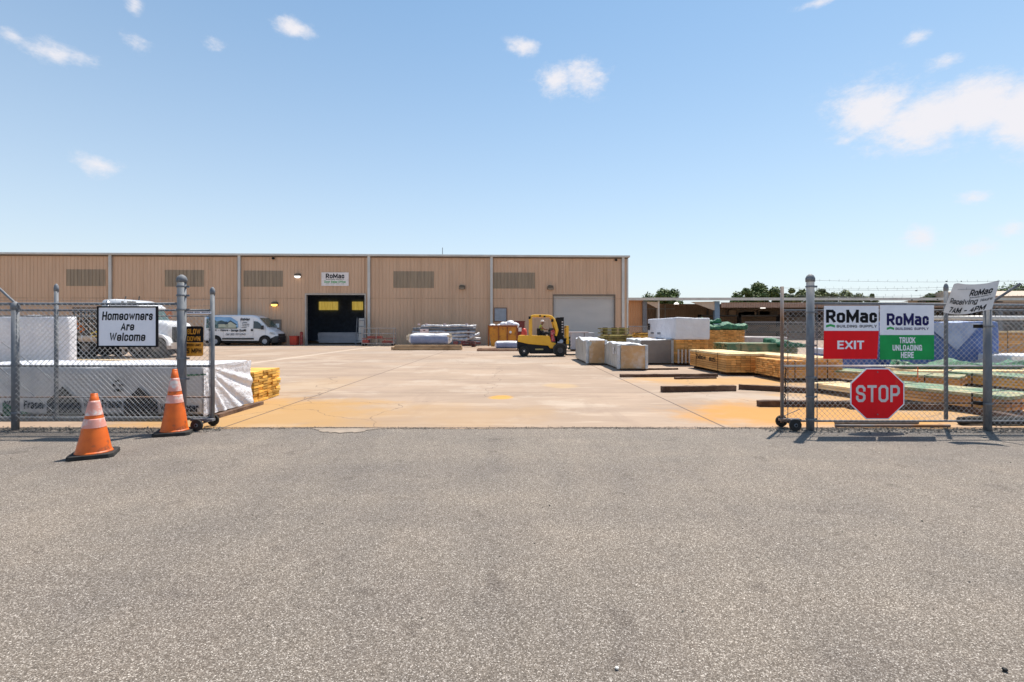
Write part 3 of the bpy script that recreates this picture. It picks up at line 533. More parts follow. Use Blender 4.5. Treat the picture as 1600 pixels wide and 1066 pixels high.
for px, py in ((1057, 475.5), (1192, 482)):
    a = PX(px, SY + 6) - SXp(982); mb = MB(); mb.lathe([(.35, 0), (.30, .12), (.1, .28)], (a, 6, PZ(py, SY + 6)), 12); mb.build('hanging_lamp', lensw, S)
# gear stored in the dark of the shed
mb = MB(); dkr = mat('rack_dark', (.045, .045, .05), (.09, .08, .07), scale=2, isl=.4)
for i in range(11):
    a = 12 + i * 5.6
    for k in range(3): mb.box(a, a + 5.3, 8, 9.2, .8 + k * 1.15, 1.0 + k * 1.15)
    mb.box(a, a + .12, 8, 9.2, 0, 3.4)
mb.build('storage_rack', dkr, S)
mb = MB(); random.seed(3)
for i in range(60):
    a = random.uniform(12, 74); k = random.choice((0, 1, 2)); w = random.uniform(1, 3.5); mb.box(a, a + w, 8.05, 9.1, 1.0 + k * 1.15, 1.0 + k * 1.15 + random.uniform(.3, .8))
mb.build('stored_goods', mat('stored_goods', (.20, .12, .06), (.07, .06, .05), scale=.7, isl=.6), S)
# farther low tan building at the right edge
fb = thing('tan_outbuilding', 'low tan roofed building rising beyond the shed at the right edge', 'building', (PX(1545, 88), 88, 0))
hz = PZ(460.5, 88)
mb = MB(); mb.box(0, 45, 0, 18, 0, hz - .2); mb.build('wall', brown, fb)
mb = MB(); mb.add([(-.6, -.6, hz - .3), (46, -.6, hz + .1), (46, 9, hz + 1.6), (-.6, 9, hz + 1.2), (46, 18.6, hz + .1), (-.6, 18.6, hz - .3)], [(0, 1, 2, 3), (3, 2, 4, 5), (0, 3, 5), (1, 4, 2)]); mb.build('roof', mat('tan_roof', (.52, .40, .30), rough=.7), fb)

# ================================================================== TREES
leafm = [mat('foliage', (.075, .12, .03), (.12, .165, .05), scale=.6, rough=.7, isl=.45), mat('foliage_light', (.12, .15, .05), (.17, .19, .075), scale=.6, rough=.7, isl=.45)]
bark = mat('bark', (.12, .08, .05), rough=.9, bump=.4, bscale=9)
def tree(px, Y, top_py, w_px, m, label, seed, dense=1.0):
    rnd = random.Random(seed); X = PX(px, Y); top = PZ(top_py, Y); rw = w_px / 2 / F * Y
    t = thing('tree', label, 'tree', (X, Y, 0), 0, 'trees beyond the shed roof')
    mb = MB(); mb.tube([(0, 0, 0), (.1, 0, top * .3), (-.1, .1, top * .6), (0, 0, top * .85)], [.35, .28, .2, .06], 8)
    cents = []
    for i in range(17):
        a = rnd.uniform(0, 6.28); rr = rw * math.sqrt(rnd.random()) * .85; z = top * rnd.uniform(.55, .98) - (rr / rw) ** 2 * top * .16
        cr = rw * rnd.uniform(.22, .42); c = Vector((math.cos(a) * rr, math.sin(a) * rr * .8, min(z, top - cr * .75))); cents.append((c, cr))
        if i < 7: mb.tube([(0, 0, top * .45), (c.x * .5, c.y * .5, (top * .45 + c.z) / 2), tuple(c)], [.13, .08, .03], 6)
    mb.build('trunk', bark, t, smooth=True)
    mb = MB()
    for c, cr in cents:
        for k in range(int(520 * dense)):
            d = Vector((rnd.gauss(0, 1), rnd.gauss(0, 1), rnd.gauss(0, 1))).normalized(); p = c + d * cr * (rnd.random() ** .4) * rnd.uniform(.8, 1.12); p.z = p.z if p.z > top * .3 else top * .5
            s = rnd.uniform(.12, .30) * (rw / 4) ** .3; u = Vector((rnd.gauss(0, 1), rnd.gauss(0, 1), rnd.gauss(0, .6))).normalized(); w = u.cross(d + Vector((.01, .3, .2))).normalized()
            mb.add([p - u * s, p + w * s * .6, p + u * s, p - w * s * .6], [(0, 1, 2, 3)])
    mb.build('crown', m, t, fixn=False)
    return t
tree(1033, 84, 453, 66, leafm[0], 'dark tree crown showing over the shed roof just right of the tall warehouse', 1)
tree(1165, 88, 450, 44, leafm[0], 'rounded dark green tree left half of the pair above the shed beside the gate post', 2)
tree(1188, 92, 443, 56, leafm[0], 'tallest dark green tree above the shed roof left of the gate', 3)
tree(1218, 90, 457, 34, leafm[0], 'small low tree directly behind the thin gate end post', 13)
tree(1246, 88, 450, 34, leafm[1], 'narrow light green tree between the two tall gate posts', 4)
tree(1283, 95, 453, 52, leafm[1], 'olive tree behind the thick gate post above the exit sign', 5, .75)
tree(1325, 96, 455, 56, leafm[1], 'sparse low tree over the exit and unloading signs', 6, .8)
tree(1360, 100, 458, 26, leafm[1], 'thin twiggy tree over the truck unloading sign', 7, .35)
tree(1464, 100, 455, 54, leafm[0], 'dark tree behind the leaning receiving sign', 8, .9)
tree(1590, 110, 444, 96, leafm[0], 'broad dark tree over the tan roof at the right edge', 9)

exec_marker = 1
# ================================================================== CHAIN-LINK FENCES AND ROLLING GATES
def chain(par, x0, x1, z0, z1, y, d=.0762, r=.0020, name='chain_link'):
    """woven diamonds: two sets of diagonal wires, slightly in front of and behind each other"""
    mb = MB(); hgt = z1 - z0; n0 = int((x0 - hgt) / d) - 1; n1 = int((x1 + hgt) / d) + 1
    for s, off in ((1, -.002), (-1, .002)):
        for i in range(n0, n1 + 2):
            b = i * d                                   # z - z0 = s * (x - b)
            xa, xb = (b, b + hgt) if s == 1 else (b - hgt, b)
            xa, xb = max(xa, x0), min(xb, x1)
            if xb - xa < .01: continue
            p = []
            for x in (xa, (xa + xb) / 2, xb): p.append((x + 0, y + off, z0 + s * (x - b)))
            mb.tube(p, r, 4, cap=False)
    return mb.build(name, wire, par, fixn=False)
FY = 7.09
def fx(px, Y=FY): return PX(px, Y)
def fz(py, Y=FY): return PZ(py, Y)
def post(par, px, Y, py_top, r, m=galv, cap=True, base=0):
    mb = MB(); x = PX(px, Y); zt = PZ(py_top, Y); mb.tube([(x, Y, base), (x, Y, zt)], r, 14)
    if cap: mb.lathe([(r * 1.18, zt - .05), (r * 1.2, zt), (r * .9, zt + .035), (r * .3, zt + .06)], (x, Y, 0), 14)
    o = mb.build('post', m, par, smooth=False); 
    for p in o.data.polygons: p.use_smooth = len(p.vertices) == 4
    return o
def rail(par, x0, x1, z, Y, r, m=galv, z2=None):
    mb = MB(); mb.tube([(x0, Y, z), (x1, Y, z if z2 is None else z2)], r, 10); return mb.build('rail', m, par, smooth=True)
def band(par, px, Y, py, r):
    mb = MB(); x = PX(px, Y); z = PZ(py, Y); mb.lathe([(r * 1.15, z - .012), (r * 1.2, z), (r * 1.15, z + .012)], (x, Y, 0), 12); mb.box(x + r, x + r * 1.9, Y - .006, Y + .006, z - .014, z + .014); mb.build('band', galv, par)
def barb(par, pts, name='barbed_wire'):
    mb = MB()
    for a, b in zip(pts[:-1], pts[1:]):
        a, b = Vector(a), Vector(b); n = max(2, int((b - a).length / .5)); P = [a.lerp(b, i / n) + Vector((0, 0, -.02 * math.sin(math.pi * i / n))) for i in range(n + 1)]
        mb.tube(P, .0016, 4, cap=False); m_ = int((b - a).length / .125)
        for i in range(1, m_):
            p = a.lerp(b, i / m_); q = Vector((random.uniform(-.004, .004), random.uniform(-.01, .01), .016)); mb.tube([p - q, p + q], .0014, 3, cap=False)
    return mb.build(name, galv, par, fixn=False)
def caster(par, x, y, r=.075, name='gate_wheel'):
    mb = MB(); mb.lathe([(r * .62, -.02), (r * .95, -.018), (r, -.008), (r, .008), (r * .95, .018), (r * .62, .02)], (x, y, r), 22, 'y'); w = mb.build(name, rubber, par, smooth=False)
    mb = MB(); mb.lathe([(r * .6, -.014), (r * .22, -.022), (r * .2, -.03), (r * .2, .03), (r * .22, .022), (r * .6, .014)], (x, y, r), 18, 'y'); mb.build('wheel_hub', galv, w)
    return w
# --- left fixed fence: two posts, rails, mesh
LF = thing('chain_link_fence', 'galvanised chain-link fence section left of the opening behind the small cone', 'fence', (0, 0, 0))
post(LF, 24, FY, 478, .045); post(LF, 284, FY, 436, .058)
mb = MB(); mb.tube([(fx(24), FY, fz(474)), (fx(-12), FY - .05, fz(436))], .017, 8); mb.build('barb_arm', galv, LF)
rail(LF, -9.4, fx(284), fz(475), FY, .020); rail(LF, -9.4, fx(284), fz(652.5), FY, .004, galv)
chain(LF, -9.4, fx(284) - .05, fz(657), fz(475), FY - .03); post(LF, -260, FY, 478, .045)
for py in (484, 570, 645): band(LF, 24, FY, py, .045)
for py in (448, 462, 484, 560, 592, 640): band(LF, 284, FY, py, .058)
barb(LF, [(-9.4, FY - .05, fz(437)), (fx(-6), FY - .04, fz(440))]) if False else None
# --- left rolling gate behind it
GYL = FY + .17
LG = thing('rolling_gate', 'left rolling chain-link gate with two small wheels, parked behind the fence', 'gate', (0, 0, 0))
post(LG, 88, GYL, 450, .026, galv, True, .11); post(LG, 332, GYL, 455, .030, galv, True, .10); post(LG, -95, GYL, 450, .026, galv, True, .11)
for px in (289, 327):
    rail_z = .13; mb = MB(); mb.tube([(PX(px, GYL), GYL, .13), (PX(px, GYL), GYL, fz(487, GYL))], .006, 6); mb.build('tension_bar', galv, LG)
xe = PX(332, GYL); xs = PX(-95, GYL)
rail(LG, xs, xe, fz(485, GYL), GYL, .016); rail(LG, xs, xe, fz(494, GYL), GYL, .010); rail(LG, xs, xe, fz(572, GYL), GYL, .018); rail(LG, xs, xe, fz(621, GYL), GYL + .02, .013, galv_rust); rail(LG, xs, xe, fz(653, GYL), GYL, .018)
chain(LG, xs, xe, fz(654, GYL), fz(486, GYL), GYL - .022)
barb(LG, [(xs, GYL, fz(476, GYL)), (xe, GYL, fz(478, GYL))]); barb(LG, [(xs, GYL, fz(468, GYL)), (xe, GYL, fz(468, GYL))])
mb = MB(); mb.tube([(PX(90, GYL), GYL + .02, fz(650, GYL)), (PX(-95, GYL), GYL + .02, fz(500, GYL))], .006, 6); mb.tube([(PX(90, GYL), GYL + .02, fz(600, GYL)), (PX(0, GYL), GYL + .02, fz(535, GYL))], .004, 6); mb.build('brace_rod', galv, LG)
caster(LG, PX(306, 6.98), 7.0, .085); caster(LG, PX(330, 7.35), 7.4, .085)
mb = MB(); mb.tube([(PX(306, 7.0), 7.03, .085), (PX(306, 7.0), 7.4, .085)], .012, 8); mb.tube([(PX(306, 7), 7.2, .085), (PX(318, GYL), GYL, .14), (PX(332, GYL), GYL, .14)], .016, 8); mb.box(PX(300, 7.2), PX(334, 7.2), 7.16, 7.24, .11, .14); mb.build('axle_bracket', galv_rust, LG)
# --- right fixed fence
RF = thing('chain_link_fence', 'galvanised chain-link fence right of the opening with company signs hung on it', 'fence', (0, 0, 0))
post(RF, 1266, FY, 435, .052); post(RF, 1543, FY, 478, .050); post(RF, 1860, FY, 478, .05)
rail(RF, fx(1266), 9.9, fz(474), FY, .021, galv, fz(480))
chain(RF, fx(1543) + .05, 9.9, fz(664), fz(476), FY - .03)
mb = MB(); mb.tube([(fx(1541), FY, fz(478)), (fx(1567), FY - .25, fz(443, FY - .25))], .017, 8); mb.build('barb_arm', galv, RF)
mb = MB(); mb.tube([(fx(1274), FY - .04, .02), (fx(1274), FY - .04, fz(478))], .006, 6); mb.build('tension_bar', galv, RF)
for py in (448, 488, 540, 590, 620, 655): band(RF, 1266, FY, py, .052)
for py in (510, 631): 
    band(RF, 1543, FY, py, .050)
    mb = MB(); mb.cbox((fx(1535), FY + .06, fz(py)), (.07, .09, .05)); mb.build('latch', black, RF)
for k, (ya, yb) in enumerate(((438, 442), (453, 452), (466, 463))):
    barb(RF, [(fx(1266), FY, fz(ya)), (fx(1545 + 8 * (2 - k)), FY - .09 * (3 - k) , fz(yb)), (9.9, FY - .09 * (3 - k), fz(yb + 2))])
# clips and knots along the strands
mb = MB()
for px, py in ((1430, 454.5), (1477, 440), (1500, 440), (1423, 469), (1463, 468)):
    mb.cbox((fx(px), FY - .02, fz(py)), (.022, .012, .013), random.uniform(0, 1)); 
mb.build('wire_clip', black, RF)
# --- right rolling gate behind it
RG = thing('rolling_gate', 'right rolling chain-link gate with a rusty end post standing on wheels', 'gate', (0, 0, 0))
post(RG, 1222, GYL, 448, .024, galv_rust, False, .07); post(RG, 1478, GYL, 449, .026, galv, True, .12); post(RG, 1730, GYL, 449, .026, galv, True, .12)
xs, xe = PX(1222, GYL), PX(1730, GYL)
rail(RG, xs, xe, fz(485, GYL), GYL, .015); rail(RG, xs, xe, fz(572, GYL), GYL, .014, wire); rail(RG, xs, xe, fz(630, GYL), GYL, .010, black); rail(RG, xs, xe, fz(658, GYL), GYL, .015)
rail(RG, PX(1462, GYL), xe, fz(497, GYL), GYL + .05, .034, white)
mb = MB(); mb.tube([(PX(1231, GYL), GYL, .13), (PX(1231, GYL), GYL, fz(487, GYL))], .006, 6); mb.build('tension_bar', galv_rust, RG)
chain(RG, xs, xe, fz(658, GYL), fz(486, GYL), GYL - .02)
for ya in (450, 462, 474): barb(RG, [(PX(1222, GYL), GYL, fz(ya, GYL)), (PX(1478, GYL), GYL, fz(ya - 1, GYL)), (PX(1730, GYL), GYL, fz(ya, GYL))])
mb = MB(); mb.tube([(PX(1480, GYL), GYL + .02, fz(582, GYL)), (PX(1730, GYL), GYL + .02, fz(488, GYL))], .005, 6); mb.build('brace_rod', galv, RG)
caster(RG, PX(1222, 7.3), 7.32, .085); caster(RG, PX(1244, 6.98), 7.0, .085)
mb = MB(); mb.tube([(PX(1244, 7), 7.03, .085), (PX(1244, 7), 7.38, .085)], .012, 8); mb.tube([(PX(1222, GYL), GYL, .13), (PX(1244, 7.1), 7.1, .12)], .016, 8); mb.box(PX(1218, 7.2), PX(1250, 7.2), 7.16, 7.24, .11, .14)
mb.tube([(PX(1225, GYL), GYL, .17), (PX(1250, GYL), GYL, .27)], .005, 6); mb.build('axle_bracket', galv_rust, RG)
# chain and padlock hanging on the rusty post
mb = MB()
for i in range(14):
    z = fz(575, GYL) - i * .034; mb.tube([(xs + .035 + .012 * math.sin(i), GYL - .02, z), (xs + .035 + .012 * math.cos(i * 1.3), GYL - .03, z - .03)], .009, 6)
tag(mb.build('lock_chain', black), 'dark loose chain hanging on the rusty gate post', 'chain')

# ================================================================== SIGNS ON THE FENCE
def fence_sign(name, label, x0, x1, y0, y1, Y=FY - .075):
    cx, cz = PX((x0 + x1) / 2, Y), PZ((y0 + y1) / 2, Y); hw, hh = (x1 - x0) / 2 / F * Y, (y1 - y0) / 2 / F * Y
    return thing(name, label, 'sign', (cx, Y, cz)), hw, hh
s_, hw, hh = fence_sign('homeowners_sign', 'white black-framed sign reading Homeowners Are Welcome on the left fence', 152.5, 246.5, 478.5, 542.5)
mb = MB(); mb.box(-hw + .018, hw - .018, -.006, .012, -hh + .018, hh - .018); mb.build('panel', signw, s_)
mb = MB(); t_ = .02
mb.box(-hw, hw, -.014, .016, hh - t_, hh); mb.box(-hw, hw, -.014, .016, -hh, -hh + t_); mb.box(-hw, -hw + t_, -.014, .016, -hh + t_, hh - t_); mb.box(hw - t_, hw, -.014, .016, -hh + t_, hh - t_); mb.build('frame', ink, s_)
mb = MB(); W2, H2 = 47.0, 32.0
def hs_(s, x0, x1, y0, y1): put_text(mb, s, (x0 - 199.5) / 47 * hw, (x1 - 199.5) / 47 * hw, (510.5 - y1) / 32 * hh, (510.5 - y0) / 32 * hh, flat(-.0085), bold=.024, shear=.12, space=1.4)
hs_('Homeowners', 160, 239.5, 487, 500.5); hs_('Are', 189, 210.5, 504, 516.5); hs_('Welcome', 172.5, 228, 520, 533); mb.build('lettering', ink, s_, fixn=False)

s_, hw, hh = fence_sign('exit_sign', 'white and red company sign reading EXIT right of the thick gate post', 1286.5, 1371.5, 478, 561)
mb = MB(); zc = (519.5 - 517) / 41.5 * hh
mb.box(-hw + .01, hw + .01, -.004, .004, zc, hh); mb.build('panel', signw, s_)
mb = MB(); mb.add([(-hw, -.006, -hh), (hw - .012, -.006, -hh), (hw + .01, -.006, zc - .002), (-hw + .01, -.006, zc - .002), (-hw, .004, -hh), (hw - .012, .004, -hh), (hw + .01, .004, zc - .002), (-hw + .01, .004, zc - .002)], [(0, 1, 2, 3), (7, 6, 5, 4), (0, 4, 5, 1), (1, 5, 6, 2), (2, 6, 7, 3), (3, 7, 4, 0)]); mb.build('red_panel', red, s_)
logo_romac(s_, -hw * .91, hw * .96, zc + .045, hh - .055, flat(-.0062), ink)
mb = MB(); put_text(mb, 'EXIT', -hw * .50, hw * .48, -.63 * hh, -.31 * hh, flat(-.0085), bold=.03, space=1.1); mb.build('lettering', signw, s_, fixn=False)
s_, hw, hh = fence_sign('truck_unloading_sign', 'white and green company sign reading TRUCK UNLOADING HERE', 1375, 1459, 477, 562)
zc = (519.5 - 523.5) / 42.5 * hh
mb = MB(); mb.box(-hw, hw, -.004, .004, zc, hh); mb.build('panel', signw, s_)
mb = MB(); mb.box(-hw, hw, -.006, .004, -hh, zc - .002); mb.build('green_panel', sgreen, s_)
logo_romac(s_, -hw * .76, hw * .80, zc + .07, hh - .115, flat(-.0062), navy)
mb = MB()
for t, w, y0, y1 in (('TRUCK', .30, 527, 536.5), ('UNLOADING', .55, 539, 548), ('HERE', .24, 550, 559.5)): put_text(mb, t, -hw * w + .0, hw * w, (519.5 - y1) / 42.5 * hh, (519.5 - y0) / 42.5 * hh, flat(-.0085), bold=.034, space=1.2)
mb.build('lettering', signw, s_, fixn=False)
for px in (1290, 1368, 1378, 1456):
    pass
s_, hw, hh = fence_sign('stop_sign', 'red octagonal STOP sign wired low on the right chain-link fence', 1328.5, 1413, 575.5, 655.5, FY - .08)
def octo(r, k=1): return [(r * c, r * s) for c, s in [(math.cos(R(22.5 + 45 * i)) / math.cos(R(22.5)), math.sin(R(22.5 + 45 * i)) / math.cos(R(22.5)) * k) for i in range(8)]]
kk = hh / hw
mb = MB(); mb.prism(octo(hw, kk), -.002, .003); mb.build('panel', signw, s_)
mb = MB(); mb.prism(octo(hw * .955, kk), -.004, -.0022); mb.build('red_face', red, s_)
mb = MB(); put_text(mb, 'STOP', -hw * .80, hw * .82, -hh * .32, hh * .34, flat(-.0065), bold=.012, space=1.9); mb.build('lettering', mat('stop_letter', (.70, .66, .66), (.6, .55, .55), rough=.4), s_, fixn=False)
mb = MB()
for z in (-.8, .85): mb.lathe([(.009, -.006), (.009, -.0105)], (0.0, 0, z * hh), 10, 'y')
mb.build('bolt', galv, s_)
Yg = GYL - .06
s_, hw, hh = fence_sign('slow_down_sign', 'black and amber sign reading SLOW DOWN SPEED LIMIT 5 MPH behind the thick left post', 285, 317.5, 510, 556.5, Yg)
mb = MB(); zc = (533.2 - 535) / 23.2 * hh
def rr(x0, x1, z0, z1, r, top, bot):
    p = []
    for cx, cz, a0, on in ((x1 - r, z1 - r, 0, top), (x0 + r, z1 - r, 90, top), (x0 + r, z0 + r, 180, bot), (x1 - r, z0 + r, 270, bot)):
        if on: p += [(cx + r * math.cos(R(a0 + k * 22.5)), cz + r * math.sin(R(a0 + k * 22.5))) for k in range(5)]
        else: p.append({0: (x1, z1), 90: (x0, z1), 180: (x0, z0), 270: (x1, z0)}[a0])
    return p
mb.prism(rr(-hw, hw, zc, hh, .03, 1, 0), -.003, .003); mb.build('panel', ink, s_)
mb = MB(); mb.prism(rr(-hw, hw, -hh, zc - .001, .03, 0, 1), -.003, .003); mb.build('amber_panel', amber, s_)
mb = MB()
for t, w0, w1, y0, y1 in (('SLOW', -.52, .76, 514, 522.5), ('DOWN', -.52, .76, 525.5, 533)): put_text(mb, t, w0 * hw, w1 * hw, (533.2 - y1) / 23.2 * hh, (533.2 - y0) / 23.2 * hh, flat(-.0055), bold=.035)
mb.build('amber_lettering', amber, s_, fixn=False)
mb = MB()
for t, w0, w1, y0, y1 in (('SPEED LIMIT', -.60, .80, 537.5, 541), ('5 MPH', -.56, .85, 544.5, 552)): put_text(mb, t, w0 * hw, w1 * hw, (533.2 - y1) / 23.2 * hh, (533.2 - y0) / 23.2 * hh, flat(-.0055), bold=.035)
mb.build('black_lettering', ink, s_, fixn=False)
# the bent receiving sign, tied to the barbed wire
YR = FY - .16; s_ = thing('receiving_sign', 'bent white sign reading Receiving hours 7AM leaning over the right fence', 'sign', (PX(1510, YR), YR, PZ(465, YR)))
def q3(px, py, dy=0): return Vector((PX(px, YR) - PX(1510, YR), dy, PZ(py, YR) - PZ(465, YR)))
C00, C10, C01, C11 = q3(1474, 488), q3(1540, 482), q3(1491, 441), q3(1552, 441)
def rs(u, v, off=0):
    p = C00 * (1 - u) * (1 - v) + C10 * u * (1 - v) + C01 * (1 - u) * v + C11 * u * v
    p = p + Vector((0, -.10 * max(0, u - .72) ** 2 * 8 + .03 * math.sin(u * 5) - off, 0))
    p.z += -.055 * math.sin(math.pi * min(1, u * 1.0)) * (1 - v) - .03 * math.sin(math.pi * u) * v - (.0 if v < .5 else .02 * max(0, .12 - u) * 20 * (v - .5)) + .035 * max(0, u - .8) * 5 * (v - .5) * 2 * .5
    return p
mb = MB(); nu, nv = 20, 10; vs = [rs(i / nu, j / nv) for j in range(nv + 1) for i in range(nu + 1)]; o2 = len(vs); vs += [rs(i / nu, j / nv, -.004) for j in range(nv + 1) for i in range(nu + 1)]
fs = []
for j in range(nv):
    for i in range(nu):
        a = j * (nu + 1) + i; fs.append((a, a + 1, a + nu + 2, a + nu + 1)); fs.append((a + o2, a + nu + 1 + o2, a + nu + 2 + o2, a + 1 + o2))
mb.add(vs, fs); mb.build('panel', signd, s_, smooth=True, fixn=False)
mb = MB(); f_ = lambda u, v: rs(u, v, .003)
put_text(mb, 'RoMac', .50, .93, .60, .82, f_, bold=.03, shear=.1); put_text(mb, 'BUILDING SUPPLY', .52, .92, .53, .565, f_, bold=.02, shear=.0)
put_text(mb, 'Receiving', .08, .71, .32, .50, f_, bold=.01, shear=.05, space=1.6); put_text(mb, 'Hours', .76, .96, .36, .46, f_, bold=.0, shear=.1)
put_text(mb, '7AM - 4PM', .15, .90, .04, .22, f_, bold=.03, shear=.15, space=1.3); mb.build('lettering', ink, s_, fixn=False)
# narrow sticker strip along the gate's rail
s_, hw, hh = fence_sign('rail_notice', 'thin white strip of small dark lettering on the left gate rail beside the thick post', 290, 330, 487, 490.5, GYL - .03)
mb = MB(); mb.box(-hw, hw, -.002, .002, -hh, hh); mb.build('panel', signw, s_)
mb = MB(); put_text(mb, '---- --- -----', -hw * .95, hw * .95, -hh * .5, hh * .6, flat(-.004), bold=.12); mb.build('lettering', navy, s_, fixn=False)
# orange sign on the truck's far side
s_ = thing('orange_sign', 'small orange sign with dark marks behind the left fence above the truck bonnet', 'sign', (PX(258, 29), 29, PZ(492, 29)), R(-6))
mb = MB(); mb.prism([(-.42, -.28), (.40, -.22), (.44, .36), (-.42, .24)], 0, .03); mb.build('panel', mat('orange_sign', (.62, .17, .03), (.52, .13, .02), rough=.5), s_)
mb = MB(); mb.tube([(0, .06, -PZ(492, 29)), (0, .06, .1)], .04, 8); mb.build('pole', galv, s_)

# ================================================================== TRAFFIC CONES
refl = mat('cone_collar', (.76, .36, .30), (.70, .28, .22), scale=6, rough=.55, c3=(.70, .62, .58), s3=5, lo3=.52, hi3=.6)
cone_o = mat('cone_orange', (.78, .145, .008), (.64, .105, .008), scale=5, rough=.5, c3=(.22, .07, .03), s3=6, lo3=.56, hi3=.66)
def cone(label, px, py, h, rb, tilt, rz, bands, bw):
    Y = GY(py); t = thing('traffic_cone', label, 'traffic cone', (PX(px, Y), Y, 0), rz, 'orange traffic cones by the gate')
    bh = .042; mb = MB(); e = bw / 2 * 1.06; c = e * .80
    poly = [(e, -c), (e, c), (c, e), (-c, e), (-e, c), (-e, -c), (-c, -e), (c, -e)]
    vs = [(x, y, -.003) for x, y in poly] + [(x * .97, y * .97, bh) for x, y in poly]; mb.add(vs, [tuple(range(7, -1, -1)), tuple(range(8, 16))] + [(i, (i + 1) % 8, (i + 1) % 8 + 8, i + 8) for i in range(8)]); mb.build('base', rubber, t, bevel=.006)
    ax, ay = math.tan(tilt) * math.cos(-rz), math.tan(tilt) * math.sin(-rz)
    def seg(z0, z1, m, name, grow=0.0, jit=0.0):
        mb = MB(); n = 28; k = 8; vs = []; fs = []
        for j in range(k + 1):
            z = z0 + (z1 - z0) * j / k; r = rb + (.030 - rb) * ((z - bh) / (h - bh)) + grow
            for i in range(n):
                a = 2 * math.pi * i / n; q = r * (1 + jit * mnoise.noise(Vector((math.cos(a) * 1.5, math.sin(a) * 1.5, z * 7)))); vs.append((q * math.cos(a) + ax * z, q * math.sin(a) + ay * z, z))
        for j in range(k):
            for i in range(n): fs.append((j * n + i, j * n + (i + 1) % n, (j + 1) * n + (i + 1) % n, (j + 1) * n + i))
        fs.append(tuple(range(k * n, k * n + n))); mb.add(vs, fs); mb.build(name, m, t, smooth=True)
    seg(bh, h, cone_o, 'body', 0, .04)
    for a, b in bands: seg(h * a, h * b, refl, 'reflective_collar', .003, .04)
    mb = MB(); r = .034; mb.lathe([(r * 1.25, h * .86), (r * 1.3, h * .9), (r * 1.05, h * .92), (r, h * .98), (r * .8, h * 1.0)], (ax * h * .93, ay * h * .93, 0), 18); mb.build('top', cone_o, t, smooth=True)
    mb = MB(); mb.lathe([(rb * 1.06, bh), (rb * 1.02, bh + .008), (rb * .98, bh + .02)], (0, 0, 0), 24); mb.build('foot_flange', cone_o, t, smooth=True)
cone('smaller squat orange cone with faded collars on the asphalt before the left fence', 147, 711.5, .705, .168, R(0), R(28), ((.46, .60), (.655, .885)), .40)
cone('taller orange cone leaning against the thick post by the left gate wheel', 273, 677, .885, .165, R(0), R(20), ((.48, .60), (.66, .86)), .42)

# ================================================================== STACKED MATERIALS
rlast = random.Random(11)
def wrapped(name, label, cat, x0, x1, y0, y1, z0, z1, m, rz=0, group=None, sag=.03, jit=.018, bev=.05, pivot=None, seed=0, top=None):
    """a pack wrapped in plastic film: subdivided block with slumped top and wavy film; origin at its base centre"""
    cx, cy = (x0 + x1) / 2, (y0 + y1) / 2; t = thing(name, label, cat, (cx, cy, z0), rz, group)
    lx, ly, lz = (x1 - x0) / 2, (y1 - y0) / 2, z1 - z0; b = bmesh.new(); bmesh.ops.create_cube(b, size=1)
    for v in b.verts: v.co = Vector((v.co.x * 2 * lx, v.co.y * 2 * ly, (v.co.z + .5) * lz))
    bmesh.ops.bevel(b, geom=list(b.edges), offset=bev, segments=2, affect='EDGES', profile=.6)
    bmesh.ops.subdivide_edges(b, edges=[e for e in b.edges if e.calc_length() > .35], cuts=9, use_grid_fill=True)
    for v in b.verts:
        p = v.co; q = Vector((p.x * 2.2 + seed, p.y * 2.2, p.z * 1.3)); d = mnoise.noise(q) * jit + mnoise.noise(q * 3.7) * jit * .5
        p.x += d * (1 if p.x > 0 else -1); p.y += mnoise.noise(q + Vector((9, 0, 0))) * jit
        if p.z > lz * .8: p.z += mnoise.noise(Vector((p.x * 1.3 + seed, p.y * 1.3, 4))) * sag + mnoise.noise(Vector((p.x * 5, p.y * 5 + seed, 4))) * sag * .4
        elif p.z < .01: p.z = 0
    me = bpy.data.meshes.new('wrapping'); b.to_mesh(me); b.free(); me.materials.append(m)
    if top:
        me.materials.append(top)
    for p in me.polygons:
        p.use_smooth = True
        if top and p.normal.z > .55: p.material_index = 1
    o = bpy.data.objects.new('wrapping', me); COL.objects.link(o); o.parent = t
    return t, lx, ly, lz
def panel_on(par, name, poly, m, fn, fixn=False):
    mb = MB(); mb.add([fn(u, v) for u, v in poly], [tuple(range(len(poly)))]); return mb.build(name, m, par, fixn=fixn)
